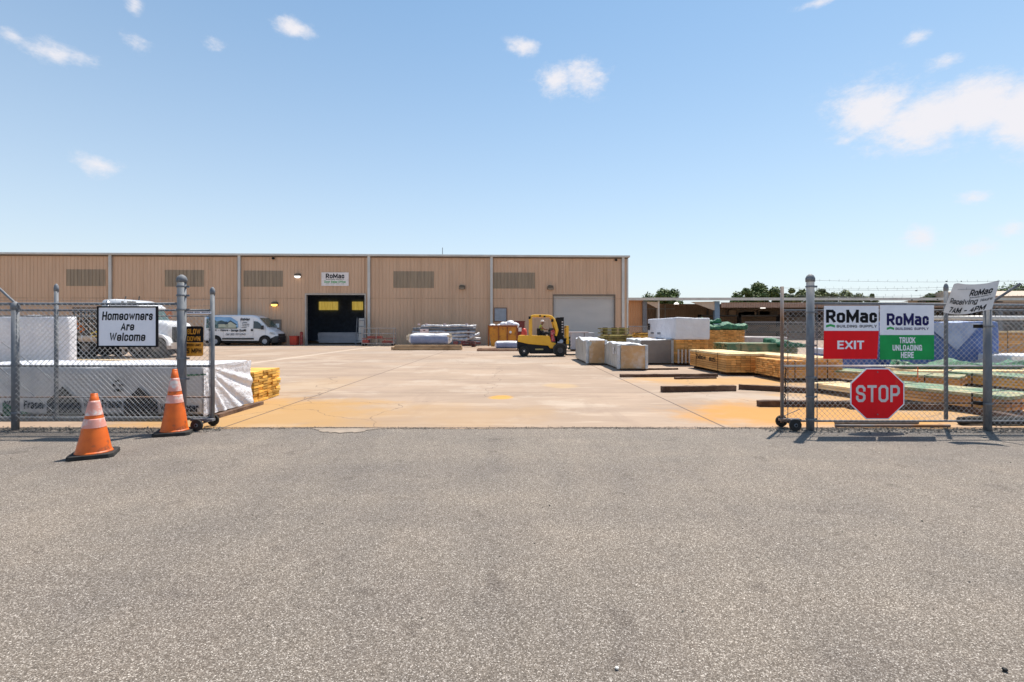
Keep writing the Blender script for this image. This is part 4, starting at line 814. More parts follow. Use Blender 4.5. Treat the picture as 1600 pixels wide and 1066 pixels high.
def lumber_pack(name, label, X, Y, w, d, h, m, rz=0, th=.066, bw=.14, group='lumber packs in the yard', end='y', z=0, jag=.02, topm=None, bearers=True, seed=1, strap=True, cat='lumber pack'):
    """w along local x, d along local y; boards run along local 'end' axis; origin at the base centre"""
    rnd = random.Random(seed); t = thing(name, label, cat, (X, Y, z), rz, group); z0 = .09 if bearers else 0
    mb = MB(); nz = max(1, int(h / th)); tz = h / nz; span = w if end == 'y' else d; nb = max(1, int(span / bw)); bs = span / nb; L = d if end == 'y' else w
    mt = MB()
    for k in range(nz):
        tgt = mt if (topm and k == nz - 1) else mb
        for i in range(nb):
            a = -span / 2 + i * bs; j0, j1 = rnd.uniform(-jag, jag), rnd.uniform(-jag, jag); g = .004
            if 0 < i < nb - 1 and 0 < k < nz - 1 and nb * nz > 120 and rnd.random() < 0: continue
            e = (a + g, a + bs - g, -L / 2 + j0, L / 2 + j1)
            zz = (z0 + k * tz + .010, z0 + (k + 1) * tz - .001)
            if end == 'y': tgt.box(e[0], e[1], e[2], e[3], *zz)
            else: tgt.box(e[2], e[3], e[0], e[1], *zz)
    mb.build('boards', m, t)
    if topm: mt.build('top_boards', topm, t)
    if bearers:
        for f in (-.36, .36):
            mb = MB()
            if end == 'y': mb.box(-w / 2, w / 2, f * d - .05, f * d + .05, 0, z0)
            else: mb.box(f * w - .05, f * w + .05, -d / 2, d / 2, 0, z0)
            mb.build('bearer', timber, t)
    if strap:
        for f in (-.3, .3):
            mb = MB(); q = .006; s = .01
            if end == 'y':
                y = f * d; mb.box(-w / 2 - q, -w / 2 - .001, y - s, y + s, z0, z0 + h + q); mb.box(w / 2 + .001, w / 2 + q, y - s, y + s, z0, z0 + h + q); mb.box(-w / 2, w / 2, y - s, y + s, z0 + h + .001, z0 + h + q)
            else:
                x = f * w; mb.box(x - s, x + s, -d / 2 - q, -d / 2 - .001, z0, z0 + h + q); mb.box(x - s, x + s, d / 2 + .001, d / 2 + q, z0, z0 + h + q); mb.box(x - s, x + s, -d / 2, d / 2, z0 + h + .001, z0 + h + q)
            mb.build('strap', ink, t)
    return t
def ground_beam(label, p0, p1, hgt=.09, w=.12, m=None, grp='timbers lying on the concrete', z=0):
    Y0, Y1 = GY(p0[1]), GY(p1[1]); a, b = Vector((PX(p0[0], Y0), Y0, 0)), Vector((PX(p1[0], Y1), Y1, 0)); c = (a + b) / 2; L = (b - a).length; rz = math.atan2(b.y - a.y, b.x - a.x)
    mb = MB(); n = 14; vs = []; fs = []
    for i in range(n + 1):
        x = -L / 2 + L * i / n
        for yy, zz in ((0, 0), (w, 0), (w, hgt), (0, hgt)): vs.append((x, yy + random.uniform(-.008, .008), max(0, zz + (random.uniform(-.007, .007) if zz else 0))))
    for i in range(n):
        for k in range(4): q = i * 4; fs.append((q + k, q + (k + 1) % 4, q + 4 + (k + 1) % 4, q + 4 + k))
    fs += [(0, 1, 2, 3), (n * 4 + 3, n * 4 + 2, n * 4 + 1, n * 4)]
    mb.add(vs, fs); o = mb.build('timber', m or timber, bevel=.006); o.location = (c.x, c.y, z); o.rotation_euler = (0, 0, rz); return tag(o, label, 'timber', grp)
# --- big white printed bundle behind the left fence
Yb = 8.0; xr = PX(316, Yb); t, lx, ly, lz = wrapped('wrapped_lumber', 'long white printed plastic-wrapped lumber bundle behind the left gate', 'lumber bundle', -9.2, xr, Yb, Yb + 1.45, .06, .84, mat('printed_wrap', (.47, .47, .49), (.39, .39, .41), scale=2, rough=.42, bump=.5, bscale=5), jit=.018, sag=.03, top=wrapw)  # film colour darkened for the shaded front; white material paints the sunlit top
cxb = (-9.2 + xr) / 2; cyb = Yb + .725
def bf(px, py): return (PX(px, Yb - .02) - cxb, -.745, PZ(py, Yb - .02) - .06)
mb = MB()
for c, w, h in ((100, 27, 42), (220, 27, 41)):     # black mountain marks
    base = 646
    pts = [(c - w, base), (c - w, base - h * .45), (c - w * .35, base - h * .82), (c - w * .1, base - h), (c + w * .2, base - h * .85), (c + w * .95, base - h * .4), (c + w, base)]
    mb = MB(); mb.add([bf(*p) for p in pts], [tuple(range(len(pts)))]); mb.build('roof_mark', black, t, fixn=False)
mb = MB(); bt = lambda u, v: bf(u, v)
for s, x0, x1, ya, yb in (('Fraser', 37, 70, 639, 626), ('West Fraser', 130, 190, 638, 624), ('West Fraser', 250, 310, 644, 631), ('We', 6, 24, 633, 626)): mb = MB(); put_text(mb, s, x0, x1, ya, yb, bt, bold=.03); mb.build('print_lettering', ink, t, fixn=False)
mb = MB(); vs = []
for x0, x1, y0, y1 in ((176, 181, 600, 604), (186, 192, 600, 604), (178, 190, 608, 612), (180, 186, 594, 597)): mb.add([bf(x0, y0), bf(x1, y0), bf(x1, y1), bf(x0, y1)], [(0, 1, 2, 3)])
mb.build('stamp_mark', ink, t, fixn=False)
mb = MB(); mb.add([bf(292, 585), bf(322, 584), bf(322, 586.5), bf(292, 588)], [(0, 1, 2, 3)]); mb.build('green_print', greenwrap, t, fixn=False); mb = MB(); mb.add([bf(4, 628), bf(30, 642), bf(50, 646), bf(4, 650)], [(0, 1, 2, 3)]); mb.build('green_print', greenwrap, t, fixn=False)
# pleated end of the cover
def pleats(par, x, y0, y1, z0, z1, m, n=60, name='pleated_end'):
    mb = MB(); vs = []; fs = []; k = 30
    for i in range(n + 1):
        for j in range(k + 1):
            f = i / n; g = j / k; q = math.atan2((1 - g) * .9 + .02, f * 1.4 + .02); rr_ = min(1, math.hypot(f, 1 - g) * 1.4)
            vs.append((x + .016 * rr_ * (math.sin(q * 26) + .5 * math.sin(q * 43 + 1)) + .05 * (1 - g) * f, y0 + (y1 - y0) * f, z0 + (z1 - z0) * g))
    for i in range(n):
        for j in range(k): a = i * (k + 1) + j; fs.append((a, a + 1, a + k + 2, a + k + 1))
    mb.add(vs, fs); return mb.build(name, m, par, smooth=True, fixn=False)
pleats(t, lx + .02, -ly, ly - .02, -.02, lz, wrapw)
mb = MB()
for i in range(7): mb.box(-lx + .2 + i * .7, -lx + .3 + i * .7, -ly, ly, -.06, .0)
mb.build('bearer', timber, t)
# second white bundle right behind, then the bare yellow boards
x_r = PX(392, 9.5)
lumber_pack('lumber_pack', 'bright yellow boards poking out behind the white wrapped bundle on the left', -6.0, 10.14, 2.05, 1.15, .60, lumber_yel, rz=R(1), end='x', jag=.02, th=.05, bw=.19, bearers=False, strap=False, seed=5)
ground_beam('long pale board lying across the yard behind the white printed bundle', (-60, 561), (372, 567.5), .05, .3, lumber_pale)
# --- tall white wrapped pack at the far left
wrapped('wrapped_pack', 'tall white plastic-wrapped pack at the far left behind the fence', 'wrapped pack', -25.5, PX(106, 20.5), 20.5, 21.0, 0, PZ(493, 20.5), wrapw, jit=.06, sag=.05, bev=.12, seed=4)
# --- three film-wrapped packs in the middle right
def wrapped_doorpack(label, x0, x1, y0, y1, z1, seed, face=board):
    t, lx, ly, lz = wrapped('wrapped_pack', label, 'wrapped pack', x0, x1, y0, y1, .05, z1, wrapgb, group='film-wrapped packs beside the forklift', jit=.04, sag=.10, seed=seed, top=wrapw)  # white on upward faces puts the sunlight on the film into its colour
    # cardboard end sheet and white corner boards, proud of the film
    mb = MB(); n = 8; vs = []; fs = []
    for i in range(n + 1):
        for j in range(n + 1): vs.append((-lx + .07 + (2 * lx - .14) * i / n, -ly - .024 - .008 * mnoise.noise(Vector((i, j, seed))), .02 + (lz - .05) * j / n))
    for i in range(n):
        for j in range(n): a = i * (n + 1) + j; fs.append((a, a + n + 1, a + n + 2, a + 1))
    mb.add(vs, fs); mb.build('end_sheet', face, t, smooth=True)
    for s in (-1, 1):
        mb = MB(); mb.box(s * lx - .075, s * lx + .075 if s > 0 else -lx + .075, -ly - .035, -ly - .0, .0, lz - .03) if False else mb.box(s * lx - .065, s * lx + .035, -ly - .045, -ly + .05, .0, lz - .02)
        mb.build('corner_board', mat('corner_wrap', (.62, .62, .63), (.46, .46, .46), scale=5, rough=.4, bump=1, bscale=9), t, bevel=.018)
    mb = MB(); mb.box(-lx + .1, lx - .1, -ly + .1, ly - .1, -.05, .0); mb.build('pallet', timber, t)
    return t, lx, ly, lz
wrapped_doorpack('film-wrapped pack with cardboard end nearest the forklift', 2.98, 3.72, 19.7, 23.6, 1.0, 1)
tb, lx, ly, lz = wrapped_doorpack('largest film-wrapped pack with white corner boards and a grey side', 3.66, 4.62, 17.1, 20.6, .885, 2)
mb = MB(); sidef = lambda u, v: (-lx - .035, u, v)
put_text(mb, 'Z', -.85, -1.12, .48, .70, sidef, bold=.05); put_text(mb, 'DOORS', -1.2, -1.5, .50, .58, sidef, bold=.03); mb.build('print_lettering', wrapw, tb, fixn=False)
wrapped_doorpack('darkest film-wrapped pack, right of the other two', 5.05, 6.38, 19.8, 22.2, 1.0, 3, mat('grey_cardboard', (.24, .195, .165), (.19, .155, .135), scale=2.4, rough=.4, bump=.5, bscale=5))
# --- lumber with the white pack on top
lumber_pack('lumber_pack', 'orange lumber pack carrying the big white wrapped pack', 7.02, 21.2, 1.25, 3.5, .90, lumber, seed=21)
t, lx, ly, lz = wrapped('wrapped_pack', 'big white wrapped pack lying on top of an orange lumber pack', 'wrapped pack', 6.33, 7.68, 19.35, 23.3, 1.0, 1.86, mat('white_grey_wrap', (.62, .62, .66), (.54, .54, .58), scale=2, rough=.4, bump=.4, bscale=5), jit=.012, sag=.03, seed=9, top=wrapw)  # one white film: greyer copy for shaded sides, brighter copy for the sunlit top
mb = MB(); sf = lambda u, v: (-lx - .02, u, v)
for a, s in ((.9, 'WWW'), (-.1, 'WWW')): put_text(mb, s, a + .5, a, .16, .27, sf, bold=.05)
put_text(mb, 'B', 1.85, 1.5, .36, .66, sf, bold=.06); mb.build('print_lettering', ink, t, fixn=False)
# chains or spacers hanging in front: dark slats between stacks
mb = MB()
for i in range(6): mb.box(6.42 + i * .14, 6.47 + i * .14, 19.30, 19.36, .09, .62)
tag(mb.build('spacer_slats', mat('pale_slat', (.55, .48, .42))), 'row of pale upright slats leaning on the lumber below the white pack', 'slats')
lumber_pack('lumber_pack', 'tall orange lumber pack under the green-wrapped bundles behind the white pack', 11.2, 27.3, 1.85, 2.6, 1.25, lumber, seed=22, th=.05)
def green_bundle(label, X, Y, w, d, z0, z1, seed):
    return wrapped('green_bundle', label, 'green bundle', X - w / 2, X + w / 2, Y - d / 2, Y + d / 2, z0, z1, greenwrap, group='green-wrapped bundles', jit=.14, sag=.22, bev=.08, seed=seed)
green_bundle('dark green wrapped bundle on top of the tall orange lumber', 11.3, 27.2, 2.1, 2.2, 1.36, 1.66, 1)
green_bundle('small leaf-green bundle topmost on the tall orange lumber', 10.75, 27.4, .9, 1.6, 1.70, 1.88, 2)
wrapped('wrapped_pack', 'low pale grey pack with speckled side right of the tall orange lumber', 'wrapped pack', 12.2, 14.6, 26.4, 28.5, 0, .98, mat('speckled_grey', (.44, .40, .38), (.34, .28, .25), scale=9, rough=.6), seed=6)
# --- stack with writing on its long side
t = lumber_pack('lumber_pack', 'front orange lumber pack with black writing on its long side', 7.12, 16.75, 1.2, 3.1, .58, lumber, seed=23, topm=lumber_pale)
mb = MB(); sf = lambda u, v: (-.6 - .012, u, v)
put_text(mb, '2x8x14', -1.0 + 1.95, -1.0 + 1.05, .38, .53, sf, bold=.01); put_text(mb, '#115', -.25, -.75, .36, .50, sf, bold=.01); mb.build('spray_lettering', ink, t, fixn=False)
lumber_pack('lumber_pack', 'orange lumber pack with pale top just left of the rusty gate post', 8.25, 15.1, 1.1, 3.2, .56, lumber, rz=R(8), seed=24, topm=lumber_pale)
lumber_pack('lumber_pack', 'yellow-green board pack with green wrapped end behind the front orange pack', 9.5, 19.6, 2.7, 1.3, .78, palegreen, end='x', seed=25)
green_bundle('green torn wrap over the right end of the yellow-green boards', 10.6, 19.35, 1.0, 1.5, .72, .93, 5)
# --- behind the right fence
def pack_line(label, p0, p1, w, h, m, topm=None, seed=1, z=0, th=.055, name='lumber_pack', side=1):
    Y0, Y1 = GY(p0[1]), GY(p1[1]); a, b = Vector((PX(p0[0], Y0), Y0)), Vector((PX(p1[0], Y1), Y1)); d = b - a; L = d.length; rz = math.atan2(d.y, d.x); nrm = Vector((-d.y, d.x)).normalized(); c = (a + b) / 2 + nrm * w / 2
    return lumber_pack(name, label, c.x, c.y, L, w, h, m, rz=rz, end='x', seed=seed, topm=topm, z=z, th=th)
pack_line('long low lumber pack with green top running towards the right fence', (1345, 624), (1574, 653), 1.15, .25, lumber, palegreen, 31)
pack_line('long lumber pack with pale green top behind the STOP sign', (1262, 594), (1500, 611), 1.1, .22, lumber, palegreen, 32)
pack_line('long lumber pack with green top right of the STOP sign behind the low pack', (1480, 602), (1720, 628), 1.1, .26, lumber_yel, palegreen, 33)
pack_line('white-topped low pack of pale boards left of the STOP sign', (1262, 612), (1350, 625), .9, .12, lumber_pale, None, 34)
pack_line('orange lumber pack behind the thick right gate post', (1225, 597), (1310, 597), 1.6, .48, lumber, None, 35)
lumber_pack('lumber_pack', 'yellow-brown lumber pack below the blue tarp stack', 13.6, 14.6, 4.4, 1.3, .16, lumber_yel, end='x', seed=36, topm=lumber_pale)
wrapped('white_pack', 'white sheet-covered low pack between the right gate posts and the signs', 'wrapped pack', 11.0, 12.8, 17.0, 18.3, 0, .72, wrapw, seed=12)
green_bundle('long green wrapped bundle lying below the blue tarp', 13.3, 14.9, 3.6, .8, .27, .40, 7)
Yt = 16.3; t, lx, ly, lz = wrapped('tarp_stack', 'tall stack covered in blue and pale tarp behind the right fence', 'tarp stack', PX(1392, Yt), PX(1562, Yt), Yt, Yt + 2.2, .06, PZ(503, Yt), bluetarp, jit=.04, sag=.06, seed=13, top=tarp_pale)
panel_on(t, 'pale_tarp_panel', [(-.75, lz * .98), (1.15, lz * .98), (.35, lz * .42)], tarp_pale, lambda u, v: (u, -ly - .045, v))
panel_on(t, 'pale_tarp_edge', [(-lx + .05, lz * .2), (-lx + .05, lz * .97), (-lx + .5, lz * .97)], tarp_pale, lambda u, v: (u, -ly - .045, v))
wrapped('tarp_stack', 'low blue tarp-covered stack below the exit and unloading signs', 'tarp stack', PX(1316, 16.6), PX(1392, 16.6) - .06, 16.6, 18.6, .0, PZ(556, 16.6), bluetarp, jit=.03, sag=.05, seed=14, top=tarp_pale)
lumber_pack('lumber_pack', 'brown lumber pack at the right edge beside the blue tarp', 19.0, 18.7, 3.6, 1.3, 1.25, lumber, end='x', seed=37, topm=lumber_pale)
wrapped('white_pack', 'white sheet-covered pack at the right edge in front of the brown lumber', 'wrapped pack', 15.2, 18.6, 15.2, 16.6, 0, .62, wrapw, seed=15)
mb = MB(); mb.tube([(0, 0, 0), (0, 0, .62)], .012, 6); o = mb.build('marker_rod', mat('orange_paint', (.75, .16, .03), rough=.5)); o.location = (PX(1434, 10.8), 10.8, 0); tag(o, 'thin orange upright rod right of the STOP sign', 'rod')
# timbers on the concrete
ground_beam('long dark timber in front of the film-wrapped packs', (970, 590), (1122, 589), .09, .14)
ground_beam('short reddish board beside the long dark timber', (1056, 593), (1120, 592), .05, .12)
ground_beam('thick dark timber alone in the middle of the orange stain', (1036, 613.5), (1151, 611.5), .13, .14)
ground_beam('dark timber ending behind the rusty gate post', (1154, 609), (1262, 615), .12, .14)
ground_beam('dark sleeper low beside the right gate wheel', (1187, 636), (1345, 637), .11, .14)
ground_beam('blackened timber behind the bottom of the STOP sign', (1330, 640), (1480, 642), .11, .16)
ground_beam('long dark timber slanting behind the right fence posts', (1462, 636), (1600, 663), .10, .16)
ground_beam('brown board tucked under the front orange lumber pack', (975, 579), (1060, 578), .06, .12)
# pipes at the foot of the right fence
for i, (p0, p1, r, m_, lb) in enumerate((((1305, 663), (1434, 664), .028, galv, 'grey metal pipe along the foot of the right fence'), ((1305, 667.5), (1484, 669), .02, galv_rust, 'rusty thin pipe nearest the asphalt under the STOP sign'), ((1500, 664), (1640, 666), .06, rubber, 'thick black hose at the foot of the far right fence'))):
    Y0 = GY(p0[1]); mb = MB(); L = PX(p1[0], Y0) - PX(p0[0], Y0)
    P = [(L * k / 8, .02 * math.sin(k * 1.1) * (i == 2), r + (.01 * abs(math.sin(k)) if i == 2 else 0)) for k in range(9)]; mb.tube(P, r, 12); o = mb.build('pipe', m_, smooth=True); o.location = (PX(p0[0], Y0), Y0, 0); tag(o, lb, 'pipe')

# ================================================================== WHITE VAN
vwhite = mat('van_white', (.80, .80, .82), (.76, .76, .78), scale=1, rough=.25, coat=.5); glass = mat('dark_glass', (.02, .028, .035), (.03, .04, .045), rough=.08, spec=.8)
windsh = mat('windscreen', (.05, .09, .085), (.09, .13, .10), scale=1.5, rough=.08, spec=.8)
plast = mat('black_plastic', (.018, .018, .02), (.03, .03, .03), rough=.5)
chrome = mat('bright_metal', (.55, .55, .57), (.45, .45, .47), rough=.3, metal=.8)
def wheel(par, x, y, z, r, w, rimr, m_r=chrome, side=-1, name='wheel'):
    mb = MB(); mb.lathe([(rimr, -w / 2), (r * .93, -w / 2), (r, -w * .35), (r, w * .35), (r * .93, w / 2), (rimr, w / 2)], (x, y, z), 26, 'y'); o = mb.build(name, rubber, par)
    mb = MB(); f = side * (w / 2 + .006); mb.lathe([(rimr, f - side * .05), (rimr * .98, f + side * .012), (rimr * .85, f), (rimr * .5, f + side * .002), (rimr * .35, f + side * .02), (.02, f + side * .02)], (x, y, z), 22, 'y'); mb.build('rim', m_r, o)
    return o
def loft(mb, secs, close=True):
    n = len(secs[0]); vs = [p for s in secs for p in s]; fs = []
    for i in range(len(secs) - 1):
        for k in range(n): fs.append((i * n + k, i * n + (k + 1) % n, (i + 1) * n + (k + 1) % n, (i + 1) * n + k))
    fs.append(tuple(range(n - 1, -1, -1))); fs.append(tuple(range((len(secs) - 1) * n, len(secs) * n))); mb.add(vs, fs)
def rsec(x, hw, z0, z1, r=.12, tw=.0, lean=0):
    """rounded section across the vehicle at station x; tw narrows the roof; lean pushes the top back"""
    P = []
    for cy, cz, a0 in ((1, 1, 0), (-1, 1, 90), (-1, -1, 180), (1, -1, 270)):
        rr_ = min(r if cz > 0 else r * .4, (z1 - z0) * .45)
        for k in range(4):
            a = R(a0 + 30 * k); y = cy * (hw - rr_) + rr_ * math.cos(a); z = (z1 - rr_ if cz > 0 else z0 + rr_) + rr_ * math.sin(a)
            f = (z - z0) / (z1 - z0); P.append((x - lean * f, y * (1 - tw * max(0, f - .45) / .55), z))
    return P
Yv = GY(540) - .3
xf = PX(443, Yv - 0.0) - .75                         # nose of the van
V = thing('delivery_van', 'white high-roof van with house picture and lettering on its side, parked at the warehouse', 'van', (xf - 2.9, Yv + 1.0, 0), R(1.5))
# stations measured from nose (x = 2.95) to tail (x = -2.95)
mb = MB()
secs = [rsec(-2.98, .93, .45, 2.48, .18, .10), rsec(-2.9, .99, .42, 2.54, .16, .10), rsec(-1.2, 1.02, .40, 2.56, .16, .10), rsec(.9, 1.02, .38, 2.55, .16, .10), rsec(1.18, 1.02, .38, 2.50, .16, .11),
        rsec(1.45, 1.02, .38, 2.36, .17, .13), rsec(1.75, 1.01, .38, 2.10, .2, .17), rsec(2.1, 1.0, .38, 1.72, .22, .14), rsec(2.3, .99, .38, 1.42, .2, .10), rsec(2.65, .95, .38, 1.24, .18, .08), rsec(2.88, .86, .40, 1.08, .16, .05), rsec(2.99, .76, .44, .92, .14, 0)]
loft(mb, secs); vb = mb.build('body', vwhite, V); 
for p in vb.data.polygons: p.use_smooth = True
ys = -1.028
def side(poly, y=-1.025, th=.006, tw=True):
    out = MB(); P = []
    for x, z in poly:
        f = (z - .38) / (2.55 - .38); yy = y * (1 - (.11 if tw else 0) * max(0, f - .45) / .55); P.append((x, yy, z))
    return P
def vpanel(name, poly, m, off=0.008, par=None, both=True):
    mb = MB(); P = side(poly)
    mb.add([(x, y - off, z) for x, y, z in P], [tuple(range(len(P)))])
    if both: mb.add([(x, -y + off, z) for x, y, z in P], [tuple(range(len(P)))])
    return mb.build(name, m, par or V, fixn=False)
vpanel('side_window', [(1.12, 1.42), (2.02, 1.36), (1.86, 1.55), (1.62, 1.86), (1.42, 2.0), (1.12, 2.04)], glass)
mb = MB()   # windscreen follows the slope between stations
P = [(1.50, .86, 2.25), (1.50, -.86, 2.25), (2.21, -.90, 1.52), (2.21, .90, 1.52)]
mb.add([(x + .07, y, z + .06) for x, y, z in P], [(0, 1, 2, 3)]); mb.add([(1.80, -.90, 1.96), (2.2, -.93, 1.50), (1.56, -.90, 2.2)], []); mb.build('windscreen', windsh, V, fixn=False)
def vmap(u, v): f = (v - .38) / 2.17; return (u, -1.025 * (1 - .11 * max(0, f - .45) / .55) - .016, v)
mb = MB()
for z0, z1, x0, x1 in ((.50, .64, -1.42, 1.15),): mb.box(x0, x1, -1.06, -1.0, z0, z1); mb.box(x0, x1, 1.0, 1.06, z0, z1)
mb.build('side_moulding', plast, V)
mb = MB(); loft(mb, [rsec(2.52, 1.0, .22, .62, .08), rsec(2.85, .93, .22, .80, .1), rsec(3.03, .80, .25, .80, .1), rsec(3.08, .66, .3, .72, .08)]); mb.build('bumper', plast, V, smooth=True)
mb = MB(); mb.box(2.90, 3.03, -.62, .62, .80, .98); mb.build('grille', plast, V, bevel=.02)
for s in (-1, 1):
    mb = MB(); mb.add([(2.42, s * 1.0, .98), (2.80, s * .93, .92), (2.97, s * .72, .90), (2.93, s * .70, 1.06), (2.70, s * .93, 1.13), (2.45, s * .99, 1.12)], [(0, 1, 2, 3, 4, 5)]); mb.build('headlight', mat('headlight', (.7, .7, .66), (.3, .3, .32), scale=9, rough=.1), V, fixn=False)
    mb = MB(); mb.lathe([(.07, -.02), (.07, .03)], (3.05, s * .62, .50), 12, 'x'); mb.build('fog_light', chrome, V)
    mb = MB(); mb.cbox((1.92, s * 1.17, 1.50), (.14, .22, .34)); mb.tube([(1.86, s * 1.0, 1.42), (1.9, s * 1.1, 1.42)], .03, 6); mb.build('mirror', plast, V, bevel=.02)
for x in (-1.98, 2.06):
    for s in (-1, 1):
        mb = MB(); n = 18; P = [(x + .50 * math.cos(math.pi * i / n), .40 + .47 * math.sin(math.pi * i / n)) for i in range(n + 1)] + [(x - .42, .36), (x + .42, .36)]
        mb.add([(a, s * (1.03 + .004), z) for a, z in P], [tuple(range(len(P)))]); mb.build('wheel_arch', black, V, fixn=False)
        wheel(V, x, s * .93, .36, .36, .25, .20, mat('hub_grey', (.42, .42, .44)), side=s)
for x in (1.0,): 
    mb = MB(); mb.box(x - .08, x + .08, -1.05, -1.02, 1.20, 1.38); mb.box(x - .65, x - .5, -1.05, -1.02, 1.20, 1.36); mb.build('door_handle', plast, V)
mb = MB()
for x in (1.08, 2.08, -1.35, .02): mb.add([vmap(x, .7), vmap(x + .012, .7), vmap(x + .012, 2.2), vmap(x, 2.2)], [(0, 1, 2, 3)])
mb.build('door_seam', mat('seam_grey', (.25, .25, .27)), V, fixn=False)
# picture of a house and trees under a blue sky, painted on the side
def vpoly(name, poly, m, dz=0):
    mb = MB(); mb.add([tuple(Vector(vmap(*p)) + Vector((0, -dz, 0))) for p in poly], [tuple(range(len(poly)))]); mb.build(name, m, V, fixn=False)
pics = mat('picture_sky', (.10, .28, .55), (.25, .45, .68), scale=1.2, rough=.4)
vpoly('picture_sky', [(-2.75, 1.55), (-.12, 1.50), (-.20, 2.0), (-.75, 2.36), (-2.75, 2.40)], pics)
mb = MB()
for P in ([(-2.75, 1.45), (-2.75, 2.2), (-2.3, 2.3), (-1.9, 2.0), (-1.5, 2.1), (-1.2, 1.98), (-1.1, 1.5)], [(-2.0, 1.42), (-1.95, 1.6), (-.2, 1.6), (-.2, 1.42)]): mb.add([tuple(Vector(vmap(*p)) + Vector((0, -.003, 0))) for p in P], [tuple(range(len(P)))])
mb.build('picture_trees', mat('picture_trees', (.03, .07, .06), (.16, .26, .28), scale=4, lo=.45, hi=.6), V, fixn=False)
mb = MB()
for P in ([(-1.75, 1.5), (-1.75, 1.8), (-.95, 1.8), (-.95, 1.5)], [(-1.15, 1.48), (-1.15, 1.78), (-.78, 2.0), (-.32, 1.78), (-.32, 1.48)]): mb.add([tuple(Vector(vmap(*p)) + Vector((0, -.006, 0))) for p in P], [tuple(range(len(P)))])
mb.build('picture_house', mat('picture_house', (.42, .45, .34), (.5, .52, .42), scale=3), V, fixn=False)
mb = MB()
for P in ([(-1.9, 1.78), (-1.6, 2.0), (-1.05, 2.0), (-.95, 1.78)], [(-1.25, 1.78), (-.78, 2.10), (-.2, 1.74), (-.3, 1.70), (-.78, 1.98), (-1.18, 1.74)]): mb.add([tuple(Vector(vmap(*p)) + Vector((0, -.009, 0))) for p in P], [tuple(range(len(P)))])
mb.build('picture_roof', mat('picture_roof', (.03, .06, .09), (.05, .09, .12)), V, fixn=False)
mb = MB(); vv = lambda u, v: vmap(u, v)
put_text(mb, 'RoMac', .02, .80, 2.10, 2.30, vv, bold=.04, shear=.15); put_text(mb, 'BUILDING SUPPLY', .02, .75, 2.03, 2.08, vv, bold=.02)
for i, (s, w) in enumerate((('Lumber', .45), ('Trusses', .6), ('Windows', .6), ('Doors', .4))): put_text(mb, s, .15, .15 + w, 1.88 - i * .14, 1.97 - i * .14, vv, bold=.03)
put_text(mb, 'Windows', -2.6, -1.9, 1.22, 1.38, vv, bold=.04); put_text(mb, '- Doors', -1.75, -.95, 1.20, 1.36, vv, bold=.04); put_text(mb, '- Garage Doors', -.88, .48, 1.17, 1.36, vv, bold=.04); mb.build('side_lettering', ink, V, fixn=False)
mb = MB(); put_text(mb, 'Call 352-787-4545', -1.15, .50, .86, 1.02, vv, bold=.01, shear=.3); mb.build('phone_lettering', mat('letter_grey', (.12, .12, .14)), V, fixn=False)
mb = MB(); mb.box(-2.9, 2.5, -.8, .8, .22, .45); mb.build('underbody', black, V)

# ================================================================== WHITE FLATBED TRUCK (behind the left fence)
Yt = 24.0; s = F / Yt
def tx(px): return (px - 214) / s
def tz(py): return PZ(py, Yt)
T = thing('flatbed_truck', 'white bonneted truck with tank and bare black frame behind the left fence', 'truck', (PX(214, Yt), Yt + 1.2, 0), 0)
mb = MB()                                           # cab
loft(mb, [rsec(tx(158), 1.1, .75, tz(480), .15, .08), rsec(tx(162), 1.12, .72, tz(480), .15, .08), rsec(tx(206), 1.12, .72, tz(480), .15, .10), rsec(tx(216), 1.1, .72, tz(496), .16, .12), rsec(tx(222), 1.05, .72, tz(503), .16, .08)]); cb = mb.build('cab', vwhite, T, smooth=False)
mb = MB(); loft(mb, [rsec(tx(152), .95, tz(481), tz(467.5), .12, .1), rsec(tx(170), 1.0, tz(481), tz(466.5), .14, .1), rsec(tx(190), 1.0, tz(481), tz(467.5), .14, .12), rsec(tx(204), .95, tz(481), tz(471.5), .12, .1), rsec(tx(212), .9, tz(481), tz(477.5), .05, .1)]); mb.build('roof_fairing', vwhite, T, smooth=True)
mb = MB()
for px in (178, 200): mb.tube([(tx(px), -.5, tz(468)), (tx(px) + .03, -.5, tz(461.5))], .03, 6)
for px in (186, 195, 199, 203): mb.cbox((tx(px), -.93, tz(472)), (.05, .2, .09))
mb.build('roof_light', mat('marker_dark', (.1, .09, .08)), T)
mb = MB(); mb.add([(tx(182), -1.13, tz(512)), (tx(212), -1.13, tz(512)), (tx(207), -1.07, tz(489)), (tx(184), -1.07, tz(489))], [(0, 1, 2, 3)]); mb.build('side_window', glass, T, fixn=False)
mb = MB(); mb.add([(tx(220) + .0, -.85, tz(500)), (tx(220) + .0, .85, tz(500)), (tx(208) + .1, .8, tz(484)), (tx(208) + .1, -.8, tz(484))], [(0, 1, 2, 3)]); mb.build('windscreen', windsh, T, fixn=False)
def tf(px): return tx(px - 21)
mb = MB(); loft(mb, [rsec(tf(238), 1.02, .75, tz(499), .2, .12), rsec(tf(258), .98, .74, tz(500.5), .22, .12), rsec(tf(270), .93, .74, tz(502), .24, .10), rsec(tf(277), .88, .76, tz(505), .2, .06)]); mb.build('bonnet', vwhite, T, smooth=True)
mb = MB()
for i in range(11): y = -.62 + i * .12; mb.box(tf(277) - .02, tf(277) + .05, y, y + .06, tz(536), tz(511))
mb.box(tf(277) - .02, tf(277) + .03, -.68, .68, tz(538), tz(536)); mb.build('grille', black, T)
for sd in (-1, 1):
    mb = MB(); mb.lathe([(.16, -.03), (.17, .02), (.12, .05)], (tf(277) + .0, sd * .78, tz(533)), 12, 'x'); mb.build('headlight', mat('headlight', (.7, .7, .66)), T)
